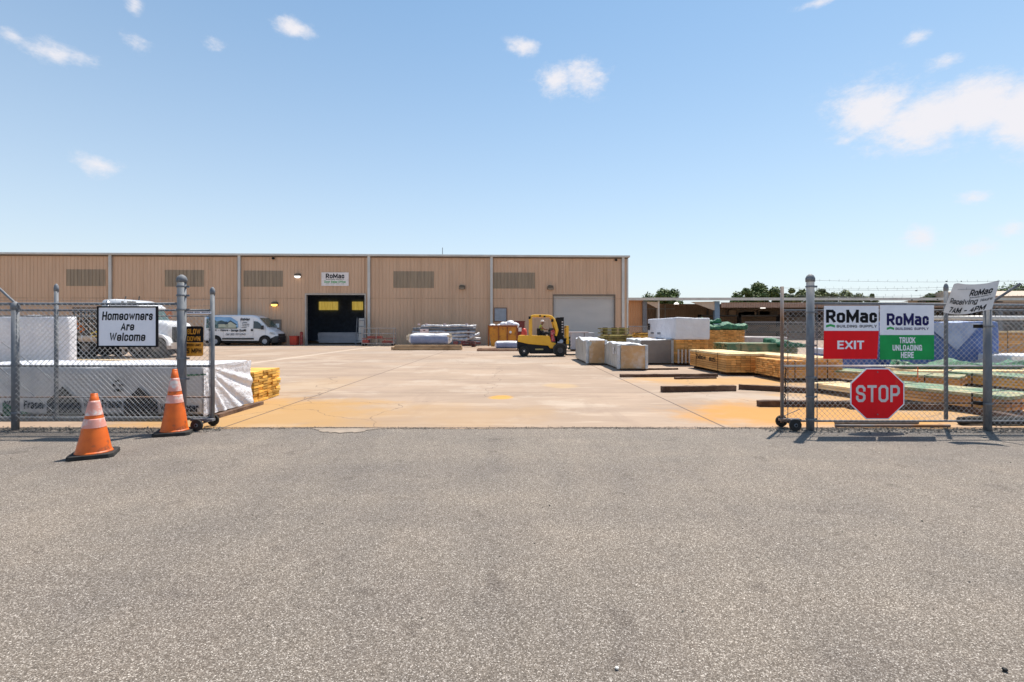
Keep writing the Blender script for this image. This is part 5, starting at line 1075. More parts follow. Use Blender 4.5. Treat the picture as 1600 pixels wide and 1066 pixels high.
for sd in (-1, 1):
    mb = MB(); n = 12; cx = tf(262); prof = [(cx + .68 * math.cos(math.pi * i / n), .60 + .60 * math.sin(math.pi * i / n)) for i in range(n + 1)]; inn_ = [(cx + .58 * math.cos(math.pi * i / n), .60 + .50 * math.sin(math.pi * i / n)) for i in range(n + 1)]
    y0, y1 = sorted((sd * .84, sd * 1.16)); k = n + 1; vs = [(x, y0, z) for x, z in prof] + [(x, y1, z) for x, z in prof] + [(x, y0, z) for x, z in inn_] + [(x, y1, z) for x, z in inn_]; fs = []
    for i in range(n): fs += [(i, i + 1, k + i + 1, k + i), (2 * k + i, 3 * k + i, 3 * k + i + 1, 2 * k + i + 1), (i, 2 * k + i, 2 * k + i + 1, i + 1), (k + i, k + i + 1, 3 * k + i + 1, 3 * k + i)]
    fs += [(0, k, 3 * k, 2 * k), (n, 2 * k + n, 3 * k + n, k + n)]; mb.add(vs, fs); mb.build('fender', vwhite, T)
mb = MB(); loft(mb, [rsec(tf(279), 1.1, .42, .74, .06), rsec(tf(284), 1.0, .44, .72, .06)]); mb.build('bumper', mat('dusty_bumper', (.40, .33, .28), rough=.5), T)
dirty = mat('truck_frame', (.05, .045, .04), (.12, .10, .08), scale=3, rough=.8)
mb = MB(); mb.box(tx(92), tx(255), -.45, -.33, .55, .80); mb.box(tx(92), tx(255), .33, .45, .55, .80)
for px in (95, 120, 150, 185, 235): mb.box(tx(px) - .06, tx(px) + .06, -.33, .33, .58, .76)
mb.build('frame', dirty, T)
beige = mat('aluminium_tank', (.46, .38, .31), (.36, .29, .23), scale=2, rough=.45, metal=.3)
mb = MB(); mb.tube([(tx(119), -.86, .98), (tx(121), -.86, .98), (tx(147), -.86, .98), (tx(149), -.86, .98)], [.2, .31, .31, .2], 20); mb.build('tank', beige, T, smooth=True)
mb = MB(); mb.tube([(tx(126), -.86, .98), (tx(128), -.86, .98)], .325, 18); mb.tube([(tx(141), -.86, .98), (tx(143), -.86, .98)], .325, 18); mb.build('tank_strap', chrome, T)
mb = MB(); mb.box(tx(222), tx(232), -1.1, -.8, .5, .9); mb.box(tx(184), tx(206), -1.12, -.8, .45, .75); mb.box(tx(188), tx(192), -1.12, -1.05, .2, .45); mb.build('step_box', beige, T, bevel=.02)
mb = MB(); rnd = random.Random(5)                  # dark headache rack, hoses and load behind the cab
mb.box(tx(110), tx(158), -1.15, 1.15, tz(528), tz(520)); 
for i in range(9): mb.box(tx(112) + i * .17, tx(112) + i * .17 + .05, -1.12, -1.06, tz(520), tz(483))
for k in range(6): mb.box(tx(110), tx(158), -1.1, -1.0, tz(518) + k * .22, tz(518) + k * .22 + .06)
for i in range(26): mb.cbox((tx(rnd.uniform(112, 156)), rnd.uniform(-.9, .6), tz(rnd.uniform(488, 524))), (rnd.uniform(.2, .6), .3, rnd.uniform(.06, .2)), rnd.uniform(-.4, .4))
mb.build('load_rack', dirty, T)
mb = MB(); mb.tube([(tx(120), -1.17, tz(514)), (tx(126), -1.18, tz(509)), (tx(131), -1.17, tz(515)), (tx(124), -1.16, tz(519))], .035, 6); mb.tube([(tx(112), -1.17, tz(505)), (tx(119), -1.18, tz(500)), (tx(121), -1.17, tz(508))], .03, 6); mb.build('orange_strap', mat('orange_strap', (.6, .16, .03)), T)
mb = MB(); mb.tube([(tx(141), -1.17, tz(522)), (tx(150), -1.18, tz(518)), (tx(155), -1.17, tz(524)), (tx(143), -1.17, tz(526))], .04, 6); mb.build('yellow_strap', mat('yellow_strap', (.65, .45, .04)), T)
for px, r in ((108, .50), (131, .50), (213, .50), (241, .50)):
    if px == 213: continue
    for sd in (-1, 1): wheel(T, tx(px), sd * .95, r, r, .3, .2, mat('dull_rim', (.16, .14, .12)), sd)
for sd in (-1, 1): wheel(T, tx(213), sd * .95, .5, .5, .34, .2, MC['dull_rim'], sd)
mb = MB(); mb.tube([(tx(163), -1.0, 1.0), (tx(163), -1.0, tz(470))], .07, 10); mb.build('exhaust_stack', chrome, T, smooth=True)

# ================================================================== FORKLIFT AND DRIVER
Yk = GY(557.5); s = F / Yk
def kx(px): return (px - 847) / s
def kz(py): return PZ(py, Yk)
yel = mat('forklift_yellow', (.80, .42, .012), (.72, .36, .01), scale=2, rough=.32, coat=.3)
K = thing('forklift', 'yellow forklift with black mast standing in the middle of the yard', 'forklift', (PX(847, Yk), Yk + .7, 0), 0)
mb = MB()
lower = [(kx(809), kz(534)), (kx(810), kz(525.5)), (kx(813), kz(524)), (kx(858), kz(525)), (kx(860), kz(527)), (kx(862), kz(535)), (kx(869), kz(536)), (kx(869), kz(538)), (kx(866), kz(541)), (kx(864), kz(545)), (kx(859), kz(544.5)), (kx(857), kz(540.5)), (kx(826), kz(538))]
mb.prism(lower, -.62, .62); mb.build('body', yel, K, bevel=.04)
mb = MB(); mb.prism([(kx(808), kz(533.5)), (kx(826), kz(537.5)), (kx(856.5), kz(540.8)), (kx(859), kz(545.2)), (kx(866), kz(545.5)), (kx(866), kz(553)), (kx(828), kz(553)), (kx(827), kz(548)), (kx(823), kz(541)), (kx(815), kz(540.5)), (kx(809.5), kz(546)), (kx(808.3), kz(548))], -.60, .60); mb.build('chassis', mat('forklift_black', (.007, .008, .012), (.014, .014, .016), rough=.6, spec=.25), K, bevel=.02)
mb = MB(); mb.box(kx(836.5), kx(849), -.606, -.60, kz(547.2), kz(545)); mb.build('model_plate', mat('plate_gold', (.45, .36, .14)), K)
mb = MB()
for y in (-.54, .54):
    mb.tube([(kx(829.5), y, kz(527)), (kx(829.8), y, kz(497)), (kx(831), y, kz(494.2)), (kx(834), y, kz(493.3)), (kx(858), y, kz(493.6)), (kx(862), y, kz(494.8)), (kx(865.5), y, kz(499)), (kx(868), y, kz(507)), (kx(870.5), y, kz(516)), (kx(869), y, kz(525))], [.075, .07, .065, .06, .06, .065, .075, .09, .09, .06], 10)
mb.tube([(kx(830), -.54, kz(494.5)), (kx(830), .54, kz(494.5))], .05, 8); mb.tube([(kx(861), -.54, kz(494.8)), (kx(861), .54, kz(494.8))], .05, 8)
for i in range(7): x = kx(834) + i * (kx(858) - kx(834)) / 6; mb.box(x - .018, x + .018, -.5, .5, kz(494.2), kz(493.0))
mb.build('overhead_guard', yel, K, smooth=False)
mb = MB()
for px, py in ((827.5, 496.5), (844, 493.6), (851, 494.6), (863, 501)): mb = MB(); mb.cbox((kx(px), -.60, kz(py)), (.10, .12, .14 if px in (827.5, 863) else .08)); mb.build('guard_light', black, K, bevel=.01)
mb = MB(); mb.box(kx(840), kx(845), -.25, .25, kz(524), kz(513)); mb.box(kx(841), kx(854), -.28, .28, kz(526), kz(522.5)); mb.build('seat', black, K, bevel=.04)
mb = MB(); mb.prism([(kx(858), kz(527)), (kx(862), kz(513)), (kx(866), kz(513)), (kx(869), kz(536)), (kx(860), kz(536))], -.5, .5); mb.build('dashboard', plast, K)
cx_, cz_ = kx(859), kz(516.5); mb = MB(); P = [(cx_ + .17 * math.cos(a) * .45, .17 * math.sin(a), cz_ + .17 * math.cos(a) * .89) for a in [2 * math.pi * i / 18 for i in range(19)]]; mb.tube(P, .016, 6, cap=False); mb.tube([(cx_, 0, cz_), (cx_ + .22, 0, cz_ - .12)], .025, 6); mb.build('steering_wheel', black, K)
mb = MB(); mb.prism([(kx(861.5), kz(534)), (kx(860.5), kz(520)), (kx(864), kz(519)), (kx(867.5), kz(533.5))], -.64, -.60); mb.prism([(kx(861), kz(521)), (kx(860.5), kz(517)), (kx(866), kz(515)), (kx(868), kz(522))], -.63, -.59); mb.build('side_reflector', mat('forklift_red', (.40, .02, .03), (.5, .3, .3), scale=9, lo=.5, hi=.7), K)
mb = MB()                                          # mast: two channels, cross members, hydraulic cylinders, chains
for y in (-.36, .36):
    mb.box(kx(871), kx(875.5), y - .05, y + .05, kz(555), kz(496)); mb.box(kx(876), kx(882), y - .045, y + .045, kz(555), kz(495.6))
    mb.tube([(kx(869.5), y * .7, kz(552)), (kx(869.5), y * .7, kz(503))], .035, 8)
for py in (497.5, 512, 530, 549): mb.box(kx(871), kx(881), -.36, .36, kz(py) - .04, kz(py) + .04)
mb.tube([(kx(866), -.3, kz(535)), (kx(873), -.3, kz(515))], .04, 8); mb.tube([(kx(866), .3, kz(535)), (kx(873), .3, kz(515))], .04, 8)
mast = mb.build('mast', black, K)
mb = MB()
for py in (503, 507, 511, 515, 519): mb.box(kx(878.5), kx(881), -.412, -.406, kz(py) - .03, kz(py) + .03)
mb.cbox((kx(881.5), -.41, kz(525)), (.06, .02, .05)); mb.build('mast_decal', mat('decal_pale', (.55, .5, .48)), mast)
mb = MB(); mb.box(kx(883), kx(885.5), -.5, .5, kz(552), kz(534)); mb.box(kx(883), kx(886), -.5, .5, kz(531), kz(529))
for y in (-.3, .3): mb.box(kx(884.5), kx(886.5), y - .07, y + .07, .05, kz(530)); mb.box(kx(886.5), kx(886.5) + 1.0, y - .06, y + .06, .05, .09)
mb.build('fork_carriage', black, K)
mb = MB(); mb.box(kx(885.3), kx(889.6), -.5, -.42, kz(538), kz(509)); mb.box(kx(885.3), kx(889.6), .42, .5, kz(538), kz(509)); mb.box(kx(885.3), kx(887.3), -.42, .42, kz(513), kz(509)); mb.build('load_backrest', yel, K, bevel=.01)
for sd in (-1, 1):
    w = wheel(K, kx(819), sd * .50, .28, .28, .22, .13, mat('wheel_dark', (.05, .05, .055)), sd); mb = MB(); mb.lathe([(.045, -.02), (.045, .02)], (kx(819), sd * .62, .28), 10, 'y'); mb.build('hub_cap', chrome, w)
    wheel(K, kx(875.5), sd * .58, .325, .325, .26, .15, mat('wheel_dark', (.05, .05, .055)), sd)
mb = MB(); mb.prism([(kx(865), kz(553)), (kx(864), kz(543)), (kx(869), kz(537)), (kx(880), kz(536)), (kx(886), kz(540)), (kx(886), kz(545)), (kx(880), kz(541)), (kx(870), kz(542)), (kx(867), kz(553))], -.70, -.42); mb.prism([(kx(865), kz(553)), (kx(864), kz(543)), (kx(869), kz(537)), (kx(880), kz(536)), (kx(886), kz(540)), (kx(886), kz(545)), (kx(880), kz(541)), (kx(870), kz(542)), (kx(867), kz(553))], .42, .70); mb.build('front_fender', plast, K)
mb = MB(); mb.lathe([(.06, -.01), (.10, 0), (.06, .03)], (kx(877), -.72, kz(533.5)), 10, 'y'); mb.cbox((kx(873.5), -.70, kz(535)), (.16, .03, .07)); mb.build('headlight', mat('lamp_blue_grey', (.3, .38, .5), rough=.2), K)
# driver: one skinned figure, sitting, hands on the wheel
def skin_body(name, joints, edges, m, par, root=0, sub=1):
    me = bpy.data.meshes.new(name); me.from_pydata([j[0] for j in joints], edges, []); o = bpy.data.objects.new('tmp', me); COL.objects.link(o)
    sk = o.modifiers.new('s', 'SKIN'); sk.use_smooth_shade = True
    for i, j in enumerate(joints):
        r = j[1]; me.skin_vertices[0].data[i].radius = (r, r) if isinstance(r, (int, float)) else r; me.skin_vertices[0].data[i].use_root = (i == root)
    ss = o.modifiers.new('u', 'SUBSURF'); ss.levels = sub; ss.render_levels = sub
    dg = bpy.context.evaluated_depsgraph_get(); dg.update(); m2 = bpy.data.meshes.new_from_object(o.evaluated_get(dg)); m2.name = name
    bpy.data.objects.remove(o); q = bpy.data.objects.new(name, m2); COL.objects.link(q); m2.materials.clear(); m2.materials.append(m); q.parent = par
    for p in m2.polygons: p.use_smooth = True
    return q
skin = mat('skin', (.30, .15, .09), (.26, .13, .08), scale=8, rough=.6)
hx = kx(848.2); zseat = kz(522.5)
D = thing('person', 'seated forklift driver in a white cap and yellow-green safety vest', 'person', (PX(847, Yk) + hx, Yk + .7, zseat), 0)
# local frame: +x forward (towards the mast), seat at z = 0
J = [((-.06, 0, .08), .11), ((-.06, 0, .22), .105), ((-.04, 0, .36), (.125, .12)), ((-.02, 0, .45), .075), ((.0, 0, .50), .045), ((.02, 0, .56), .072), ((.03, 0, .63), .078), ((.025, 0, .69), .05),
     ((-.03, -.16, .42), .052), ((.10, -.22, .26), .040), ((.26, -.14, .24), .028), ((-.03, .16, .42), .052), ((.10, .22, .26), .040), ((.26, .14, .24), .028),
     ((-.02, -.10, .06), .085), ((.36, -.12, .06), .062), ((.40, -.12, -.32), .04), ((.50, -.12, -.36), .03), ((-.02, .10, .06), .085), ((.36, .12, .06), .062), ((.40, .12, -.32), .04), ((.50, .12, -.36), .03)]
E = [(0, 1), (1, 2), (2, 3), (3, 4), (4, 5), (5, 6), (6, 7), (2, 8), (8, 9), (9, 10), (2, 11), (11, 12), (12, 13), (0, 14), (14, 15), (15, 16), (16, 17), (0, 18), (18, 19), (19, 20), (20, 21)]
for sd in (-1, 1):                                 # palms and five bent fingers each, rooted in the wrist
    b0 = 10 if sd < 0 else 13; n0 = len(J); y = sd * .14; J.append(((.30, y * .96, .25), .022)); E.append((b0, n0))
    for k, L in enumerate((.032, .038, .035, .028)):
        a = len(J); yy = y * .96 + (k - 1.5) * .017; J.append(((.335, yy, .262), .0075)); J.append(((.335 + L * .7, yy, .25), .006)); J.append(((.332 + L * .6, yy, .228), .005)); E += [(n0, a), (a, a + 1), (a + 1, a + 2)]
    a = len(J); J.append(((.31, y * .96 - sd * .028, .262), .008)); J.append(((.33, y * .96 - sd * .034, .275), .006)); E += [(n0, a), (a, a + 1)]
skin_body('body', J, E, skin, D)
fe = MB(); fe.lathe([(.004, .0), (.016, .015), (.013, .03), (.008, .05)], (.103, 0, .595), 8); 
for y in (-.03, .03): fe.lathe([(.004, -.005), (.011, .0), (.004, .006)], (.100, y, .635), 8, 'x')
fe.box(.088, .1, -.024, .024, .567, .575); fe.lathe([(.01, -.008), (.026, 0), (.01, .008)], (.03, -.082, .61), 8, 'y'); fe.lathe([(.01, -.008), (.026, 0), (.01, .008)], (.03, .082, .61), 8, 'y'); fe.build('face_features', mat('skin_dark', (.20, .09, .06)), D, smooth=True)
vest = mat('safety_vest', (.50, .72, .03), (.42, .62, .03), scale=6, rough=.7)
skin_body('safety_vest', [((-.06, 0, .10), .135), ((-.06, 0, .24), .13), ((-.04, 0, .37), (.145, .14)), ((-.03, -.12, .41), .085), ((-.03, .12, .41), .085), ((.02, -.19, .35), .062), ((.02, .19, .35), .062), ((-.03, 0, .46), .07)], [(0, 1), (1, 2), (2, 3), (2, 4), (3, 5), (4, 6), (2, 7)], vest, D)
mb = MB(); mb.lathe([(.098, .635), (.10, .66), (.092, .70), (.065, .735), (.02, .75)], (.02, 0, 0), 16); mb.prism([(.08, .645), (.20, .64), (.19, .655), (.08, .665)], -.06, .06); mb.build('cap', white, D, smooth=False)
tr_ = mat('dark_trousers', (.02, .022, .035)); skin_body('trousers', [((-.06, 0, .08), .12), ((-.02, -.10, .06), .095), ((.36, -.12, .06), .072), ((.40, -.12, -.28), .05), ((-.02, .10, .06), .095), ((.36, .12, .06), .072), ((.40, .12, -.28), .05)], [(0, 1), (1, 2), (2, 3), (0, 4), (4, 5), (5, 6)], tr_, D)
mb = MB()
for y in (-.12, .12): mb.cbox((.47, y, -.37), (.26, .095, .08))
mb.build('shoe', black, D, bevel=.02)

# ================================================================== GOODS ALONG THE WAREHOUSE
def at(px, py): Y = GY(py); return PX(px, Y), Y
# cart rack with four tiers right of the doorway
X, Y = at(590, 541.0); s = F / Y; w = 49 / s; h = 28 / s
rk = thing('cart_rack', 'low grey cart rack with three open tiers right of the dark doorway', 'rack', (X, Y + .3, 0), R(2)); 
gr = mat('rack_grey', (.30, .28, .28), (.22, .2, .2), rough=.5)
for x in (-w / 2, -w * .05, w / 2):
    for y in (-.3, .6): mb = MB(); mb.tube([(x, y, .12), (x, y, h)], .03, 6); mb.build('upright', gr, rk)
for i, z in enumerate((.22, .62, 1.02, h)):
    mb = MB()
    for y in (-.3, .6): mb.tube([(-w / 2, y, z), (w / 2, y, z)], .03, 6)
    for x in (-w / 2, -w * .05, w / 2): mb.tube([(x, -.3, z), (x, .6, z)], .022, 6)
    mb.build('shelf', mat('rack_red', (.22, .07, .05)) if i == 1 else gr, rk)
mb = MB()
for x in (-w / 2 + .1, w / 2 - .1):
    for y in (-.3, .6): mb.lathe([(.09, -.03), (.1, 0), (.09, .03)], (x, y, .1), 12, 'y')
mb.build('wheel', rubber, rk)
mb = MB(); mb.box(-.9, .2, -.1, .45, .65, .80); mb.box(.3, 1.1, -.1, .4, .24, .42); mb.box(-1.3, -.8, -.1, .4, .24, .5); mb.tube([(.45, -.33, .3), (.6, -.36, .5), (.75, -.33, .3)], .05, 6)
tag(mb.build('rack_goods', mat('dark_red_goods', (.3, .04, .03), (.14, .06, .05), scale=1, isl=.4)), 'few dark red parts lying in the low cart rack', 'parts').location = (X, Y + .3, .0)
# white A-frame leaning by the doorway
Y = 42.4; X = PX(564, Y); s = F / Y; h = 43 / s
af = thing('a_frame_rack', 'pale upright A-frame rack with white sheets at the right side of the doorway', 'rack', (X, Y, 0))
mb = MB()
for x0, x1 in ((-.35, -.30), (.30, .0)): mb.tube([(x0, -.3, 0), (x0 + .02, 0, h)], .035, 6)
for z in (.4, 1.0, 1.6, 2.1): mb.tube([(-.34, -.25 + z * .1, z), (.3, -.25 + z * .1, z)], .025, 6)
mb.build('frame', galv, af)
mb = MB(); mb.add([(-.18, -.12, .25), (.42, -.12, .25), (.36, .12, h - .05), (-.22, .12, h - .05), (-.18, -.04, .25), (.42, -.04, .25), (.36, .2, h - .05), (-.22, .2, h - .05)], [(0, 1, 2, 3), (7, 6, 5, 4), (0, 4, 5, 1), (1, 5, 6, 2), (2, 6, 7, 3), (3, 7, 4, 0)]); mb.build('sheet', mat('pale_sheet', (.5, .48, .45), (.4, .38, .36)), af)
# red bin and red post
Y = 42.7; X = PX(460, Y); s = F / Y
rb_ = thing('red_bin', 'bright red bin standing left of the dark doorway', 'bin', (X, Y, 0)); rp = mat('red_plastic', (.62, .05, .02), (.5, .04, .02), rough=.45)
mb = MB(); a = 5.6 / s; hh = 14 / s; vs = [(-a * .9, -a * .8, .02), (a * .9, -a * .8, .02), (a * .9, a * .8, .02), (-a * .9, a * .8, .02), (-a, -a, hh), (a, -a, hh), (a, a, hh), (-a, a, hh)]; mb.add(vs, [(0, 3, 2, 1), (0, 1, 5, 4), (1, 2, 6, 5), (2, 3, 7, 6), (3, 0, 4, 7)]); mb.build('bin_body', rp, rb_)
mb = MB(); mb.cbox((0, 0, hh + .0), (2.15 * a, 2.15 * a, .05)); mb.build('lid', rp, rb_, bevel=.01)
X = PX(471, Y); bo = thing('bollard', 'dark red bollard with faded bands guarding the doorway edge', 'bollard', (X, Y, 0)); mb = MB(); hh = 21 / s; mb.lathe([(.13, 0), (.13, hh - .08), (.09, hh - .02), (.02, hh)], (0, 0, 0), 14); mb.build('post', mat('red_post', (.33, .03, .02), (.4, .2, .17), scale=7, lo=.5, hi=.7), bo)
# white stack seen inside the doorway
du = Vector((math.cos(ROT), math.sin(ROT), 0)); dn = Vector((-math.sin(ROT), math.cos(ROT), 0)); pos = Vector((WX, WY, 0)) + du * (wall_u(515)[0]) + dn * 4
wst = thing('sheet_stack', 'low stack of white sheets lying inside the dark doorway', 'stack', pos, ROT)
mb = MB(); rnd = random.Random(2)
for k in range(8): mb.box(-2.0 + rnd.uniform(-.1, .1), 1.9 + rnd.uniform(-.3, .3), -1.2, 1.2, .1 + k * .12, .1 + k * .12 + .10)
mb.build('sheets', mat('interior_white', (.55, .55, .6), (.45, .45, .5), scale=2), wst)
# --- timbers under the blue tarp bundle
X0, Y0 = at(611, 547.5); X1, _ = at(722, 547.5); s = F / Y0
tl = thing('timber_stack', 'tan beam stack lying on the ground under the blue and white bundle', 'timber stack', ((X0 + X1) / 2, Y0 + .5, 0)); L = X1 - X0
for k, (dx0, dx1, y0) in enumerate(((0, 0, -.5), (.1, .25, -.18), (-.15, .1, .14))):
    mb = MB(); mb.box(-L / 2 + dx0, L / 2 - dx1, y0, y0 + .30, .03, .20 + .0 * k); mb.build('beam', timber_lt, tl, bevel=.01)
mb = MB(); mb.box(-L / 2 + .2, L / 2 - .05, -.45, -.12, .205, .34); mb.build('beam', timber_lt, tl, bevel=.01)
for x in (-L * .3, L * .3): mb = MB(); mb.box(x - .06, x + .06, -.52, .5, 0, .03); mb.build('bearer', timber, tl)
# --- blue/white tarp bundle on them
def soft_bundle(name, label, cat, px0, px1, ybase, ytop, dep, m_top, m_low, z0, seed, split=.5, rz=0, dy=0):
    X0, Y = at(px0, ybase); X1 = PX(px1, Y); L = X1 - X0; hgt = PZ(ytop, Y) - z0; t = thing(name, label, cat, ((X0 + X1) / 2, Y + dep / 2 + dy, z0), rz)
    n, k = 34, 20; vs = []; fs = []
    for i in range(n + 1):
        f = i / n; x = -L / 2 + L * f; e = min(1, 10 * min(f, 1 - f) + .25) ** .5
        for j in range(k):
            a = 2 * math.pi * j / k + math.pi / k; c, sn = math.cos(a), math.sin(a); pw = .45
            y = math.copysign(abs(c) ** pw, c) * dep / 2 * e; z = hgt / 2 + math.copysign(abs(sn) ** pw, sn) * hgt / 2 * e
            w = mnoise.noise(Vector((x * 1.6 + seed, y * 2, z * 3))) * .07; z2 = z * (1 + w * 1.2) if z > .05 else z
            vs.append((x + w * .6 * (1 if f in (0, 1) else .4), y * (1 + w * 1.5), max(0, z2)))
    for i in range(n):
        for j in range(k): fs.append((i * k + j, i * k + (j + 1) % k, (i + 1) * k + (j + 1) % k, (i + 1) * k + j))
    fs += [tuple(range(k)), tuple(range(n * k + k - 1, n * k - 1, -1))]
    mb = MB(); mb.add(vs, fs); o = mb.build('wrapping', m_top, t, smooth=True); o.data.materials.append(m_low)
    for p in o.data.polygons:
        c = p.center
        if c.z < hgt * (split + .05 * math.sin(c.x * 1.5 + seed)) and abs(c.x) < L * .44: p.material_index = 1
    return t, L, hgt
tt, L, hg = soft_bundle('tarp_bundle', 'bundle in white over blue plastic resting on the tan beams by the wall', 'bundle', 636, 703, 546, 521.5, 1.4, wrapw, mat('slate_blue_wrap', (.16, .21, .36), (.24, .29, .44), scale=3, rough=.4, bump=.5, bscale=6), .35, 3, .55, dy=.2)
mb = MB(); cr = mat('cream_foam', (.62, .54, .42), (.5, .43, .33), scale=5, isl=.3); rnd = random.Random(8)
for sx in (-1, 1):
    for i in range(9): mb.cbox((sx * L * rnd.uniform(.42, .5), rnd.uniform(-.5, .2), hg * rnd.uniform(.35, .95)), (rnd.uniform(.15, .4), .3, rnd.uniform(.08, .2)), rnd.uniform(-.6, .6))
mb.build('torn_packaging', cr, tt)
# --- rack of metal-wrapped tubes behind
X0, Y0 = at(648, 541.5); Y0 += 1.6; s = F / Y0; X0 = PX(648, Y0); X1 = PX(748, Y0)
tb_ = thing('trim_stack', 'long stack of silver wrapped trim and pipes lying along the tan wall', 'stack', ((X0 + X1) / 2, Y0, 0)); L = X1 - X0
silv = mat('silver_wrap', (.60, .60, .62), (.36, .36, .39), scale=5, rough=.35, metal=.3, bump=.8, bscale=10, lo=.4, hi=.6); rnd = random.Random(4)
for lv, (z, x0, x1, r) in enumerate(((.25, .0, 1.0, .17), (.55, .02, 1.02, .15), (.85, -.0, .93, .14), (1.12, -.02, .93, .14), (1.40, .01, .94, .13), (1.62, .10, .93, .11))):
    for k in range(3):
        a, b = -L / 2 + L * (x0 + rnd.uniform(-.02, .02)), -L / 2 + L * (x1 + rnd.uniform(-.03, .03)); n = 14; mb = MB()
        P = [(a + (b - a) * i / n, -.45 + k * .36 + rnd.uniform(-.01, .01), z + .03 * math.sin(i * .9 + k + lv) + (.14 * max(0, i - 11) if (lv == 1 and k == 0) else 0)) for i in range(n + 1)]
        mb.tube(P, [r * (1 + .12 * math.sin(i * 1.7 + lv)) for i in range(n + 1)], 9); mb.build('wrapped_tube', silv if (lv + k) % 4 else galv, tb_, smooth=True)
mb = MB()
for z in (.06, .40, .70, .99, 1.27): 
    for x in (-L * .33, 0, L * .35): mb.box(x - .08, x + .08, -.65, .5, z - .04, z + .035)
mb.build('spacer', mat('dark_spacer', (.14, .05, .04)), tb_)
mb = MB()
for x in (-L * .42, -L * .30, -L * .02, L * .32): mb.cbox((x, -.4, 1.76), (.18, .16, .14), rnd.uniform(0, 1))
mb.cbox((-L * .33, -.62, 1.22), (.7, .05, .34)); mb.build('paper_label', mat('label_paper', (.75, .68, .66), (.6, .4, .4), scale=9), tb_)
# strewn red parts beside the stack
X, Y = at(728, 542.5); mb = MB(); rnd = random.Random(6)
for i in range(14): mb.cbox((rnd.uniform(-.9, .9), rnd.uniform(-.3, .5), rnd.uniform(.08, .4)), (rnd.uniform(.15, .5), .2, rnd.uniform(.08, .25)), rnd.uniform(-1, 1))
o = mb.build('scrap_pile', mat('scrap_red', (.20, .04, .04), (.07, .05, .05), scale=1.5, isl=.5)); o.location = (X, Y, 0); tag(o, 'small heap of dark red scrap between the pipes and the orange dumpster', 'scrap')
# --- orange dumpster with white bags
X0, Y = at(765, 545); X1 = PX(808, Y); s = F / Y; hgt = 36 / s; L = X1 - X0
dm = thing('dumpster', 'rusty orange dumpster filled with white bags against the warehouse wall', 'dumpster', ((X0 + X1) / 2, Y, 0)); dor = mat('dumpster_orange', (.66, .28, .02), (.55, .20, .015), scale=1.5, rough=.55, c3=(.20, .05, .02), s3=2.5, lo3=.52, hi3=.7)
mb = MB(); t_ = .05; a = L / 2
def tub(y0, y1): 
    vs = [(-a * .88, y0, .15), (a * .98, y0, .15), (a, y0, hgt), (-a - .1, y0, hgt), (-a * .88, y1, .15), (a * .98, y1, .15), (a, y1, hgt), (-a - .1, y1, hgt)]
    ins = [(x * .96, y0 + .05 if i < 4 else y1 - .05, z + (.05 if z < .2 else 0)) for i, (x, _, z) in enumerate(vs)]
    mb.add(vs + ins, [(0, 1, 2, 3), (7, 6, 5, 4), (0, 3, 7, 4), (1, 5, 6, 2), (0, 4, 5, 1), (11, 10, 9, 8), (12, 13, 14, 15), (8, 12, 15, 11), (9, 10, 14, 13), (8, 9, 13, 12), (2, 10, 11, 3), (3, 11, 15, 7), (7, 15, 14, 6), (6, 14, 10, 2)])
tub(0, 1.7); mb.build('tub', dor, dm, fixn=False)
mb = MB()
for x in (-a - .08, -a * .36, a * .28, a * .96): mb.box(x - .04, x + .06, -.07, -.003, .18, hgt - .06)
mb.box(-a - .12, a + .02, -.08, -.003, hgt - .09, hgt + .03); mb.build('rib', mat('rust', (.22, .06, .025), (.35, .13, .03), scale=5, rough=.9), dm)
mb = MB(); mb.lathe([(.01, -.02), (.09, -.012), (.01, -.010)], (a * .52, 0, hgt * .72), 12, 'y'); mb.build('white_decal', white, dm)
mb = MB(); rnd = random.Random(3)
bag_o = []
for i, (bx, bz, br) in enumerate(((-.75, 0, .26), (-.3, .02, .22), (.05, .1, .34), (.45, .16, .38), (.8, .08, .30), (.3, .05, .3))):
    b = bmesh.new(); bmesh.ops.create_icosphere(b, subdivisions=3, radius=br)
    for v in b.verts: v.co *= 1 + .16 * mnoise.noise(v.co * 5 + Vector((i, 0, 0))); v.co.z *= .75
    me = bpy.data.meshes.new('rubbish_bag'); b.to_mesh(me); b.free(); me.materials.append(wrapw)
    for p in me.polygons: p.use_smooth = True
    o = bpy.data.objects.new('rubbish_bag', me); COL.objects.link(o); o.location = ((X0 + X1) / 2 + bx * a / .95, Y + .45 + .1 * (i % 2), hgt - .06 + bz)
    tag(o, ['flat white bag at the left end of the orange dumpster', 'smallest white bag second from the left in the orange dumpster', 'white bag in the middle of the orange dumpster', 'largest white bag heaped on top of the orange dumpster', 'white bag at the right rim of the orange dumpster', 'white bag sunk behind the middle bags in the orange dumpster'][i], 'bag', 'white rubbish bags in the dumpster')
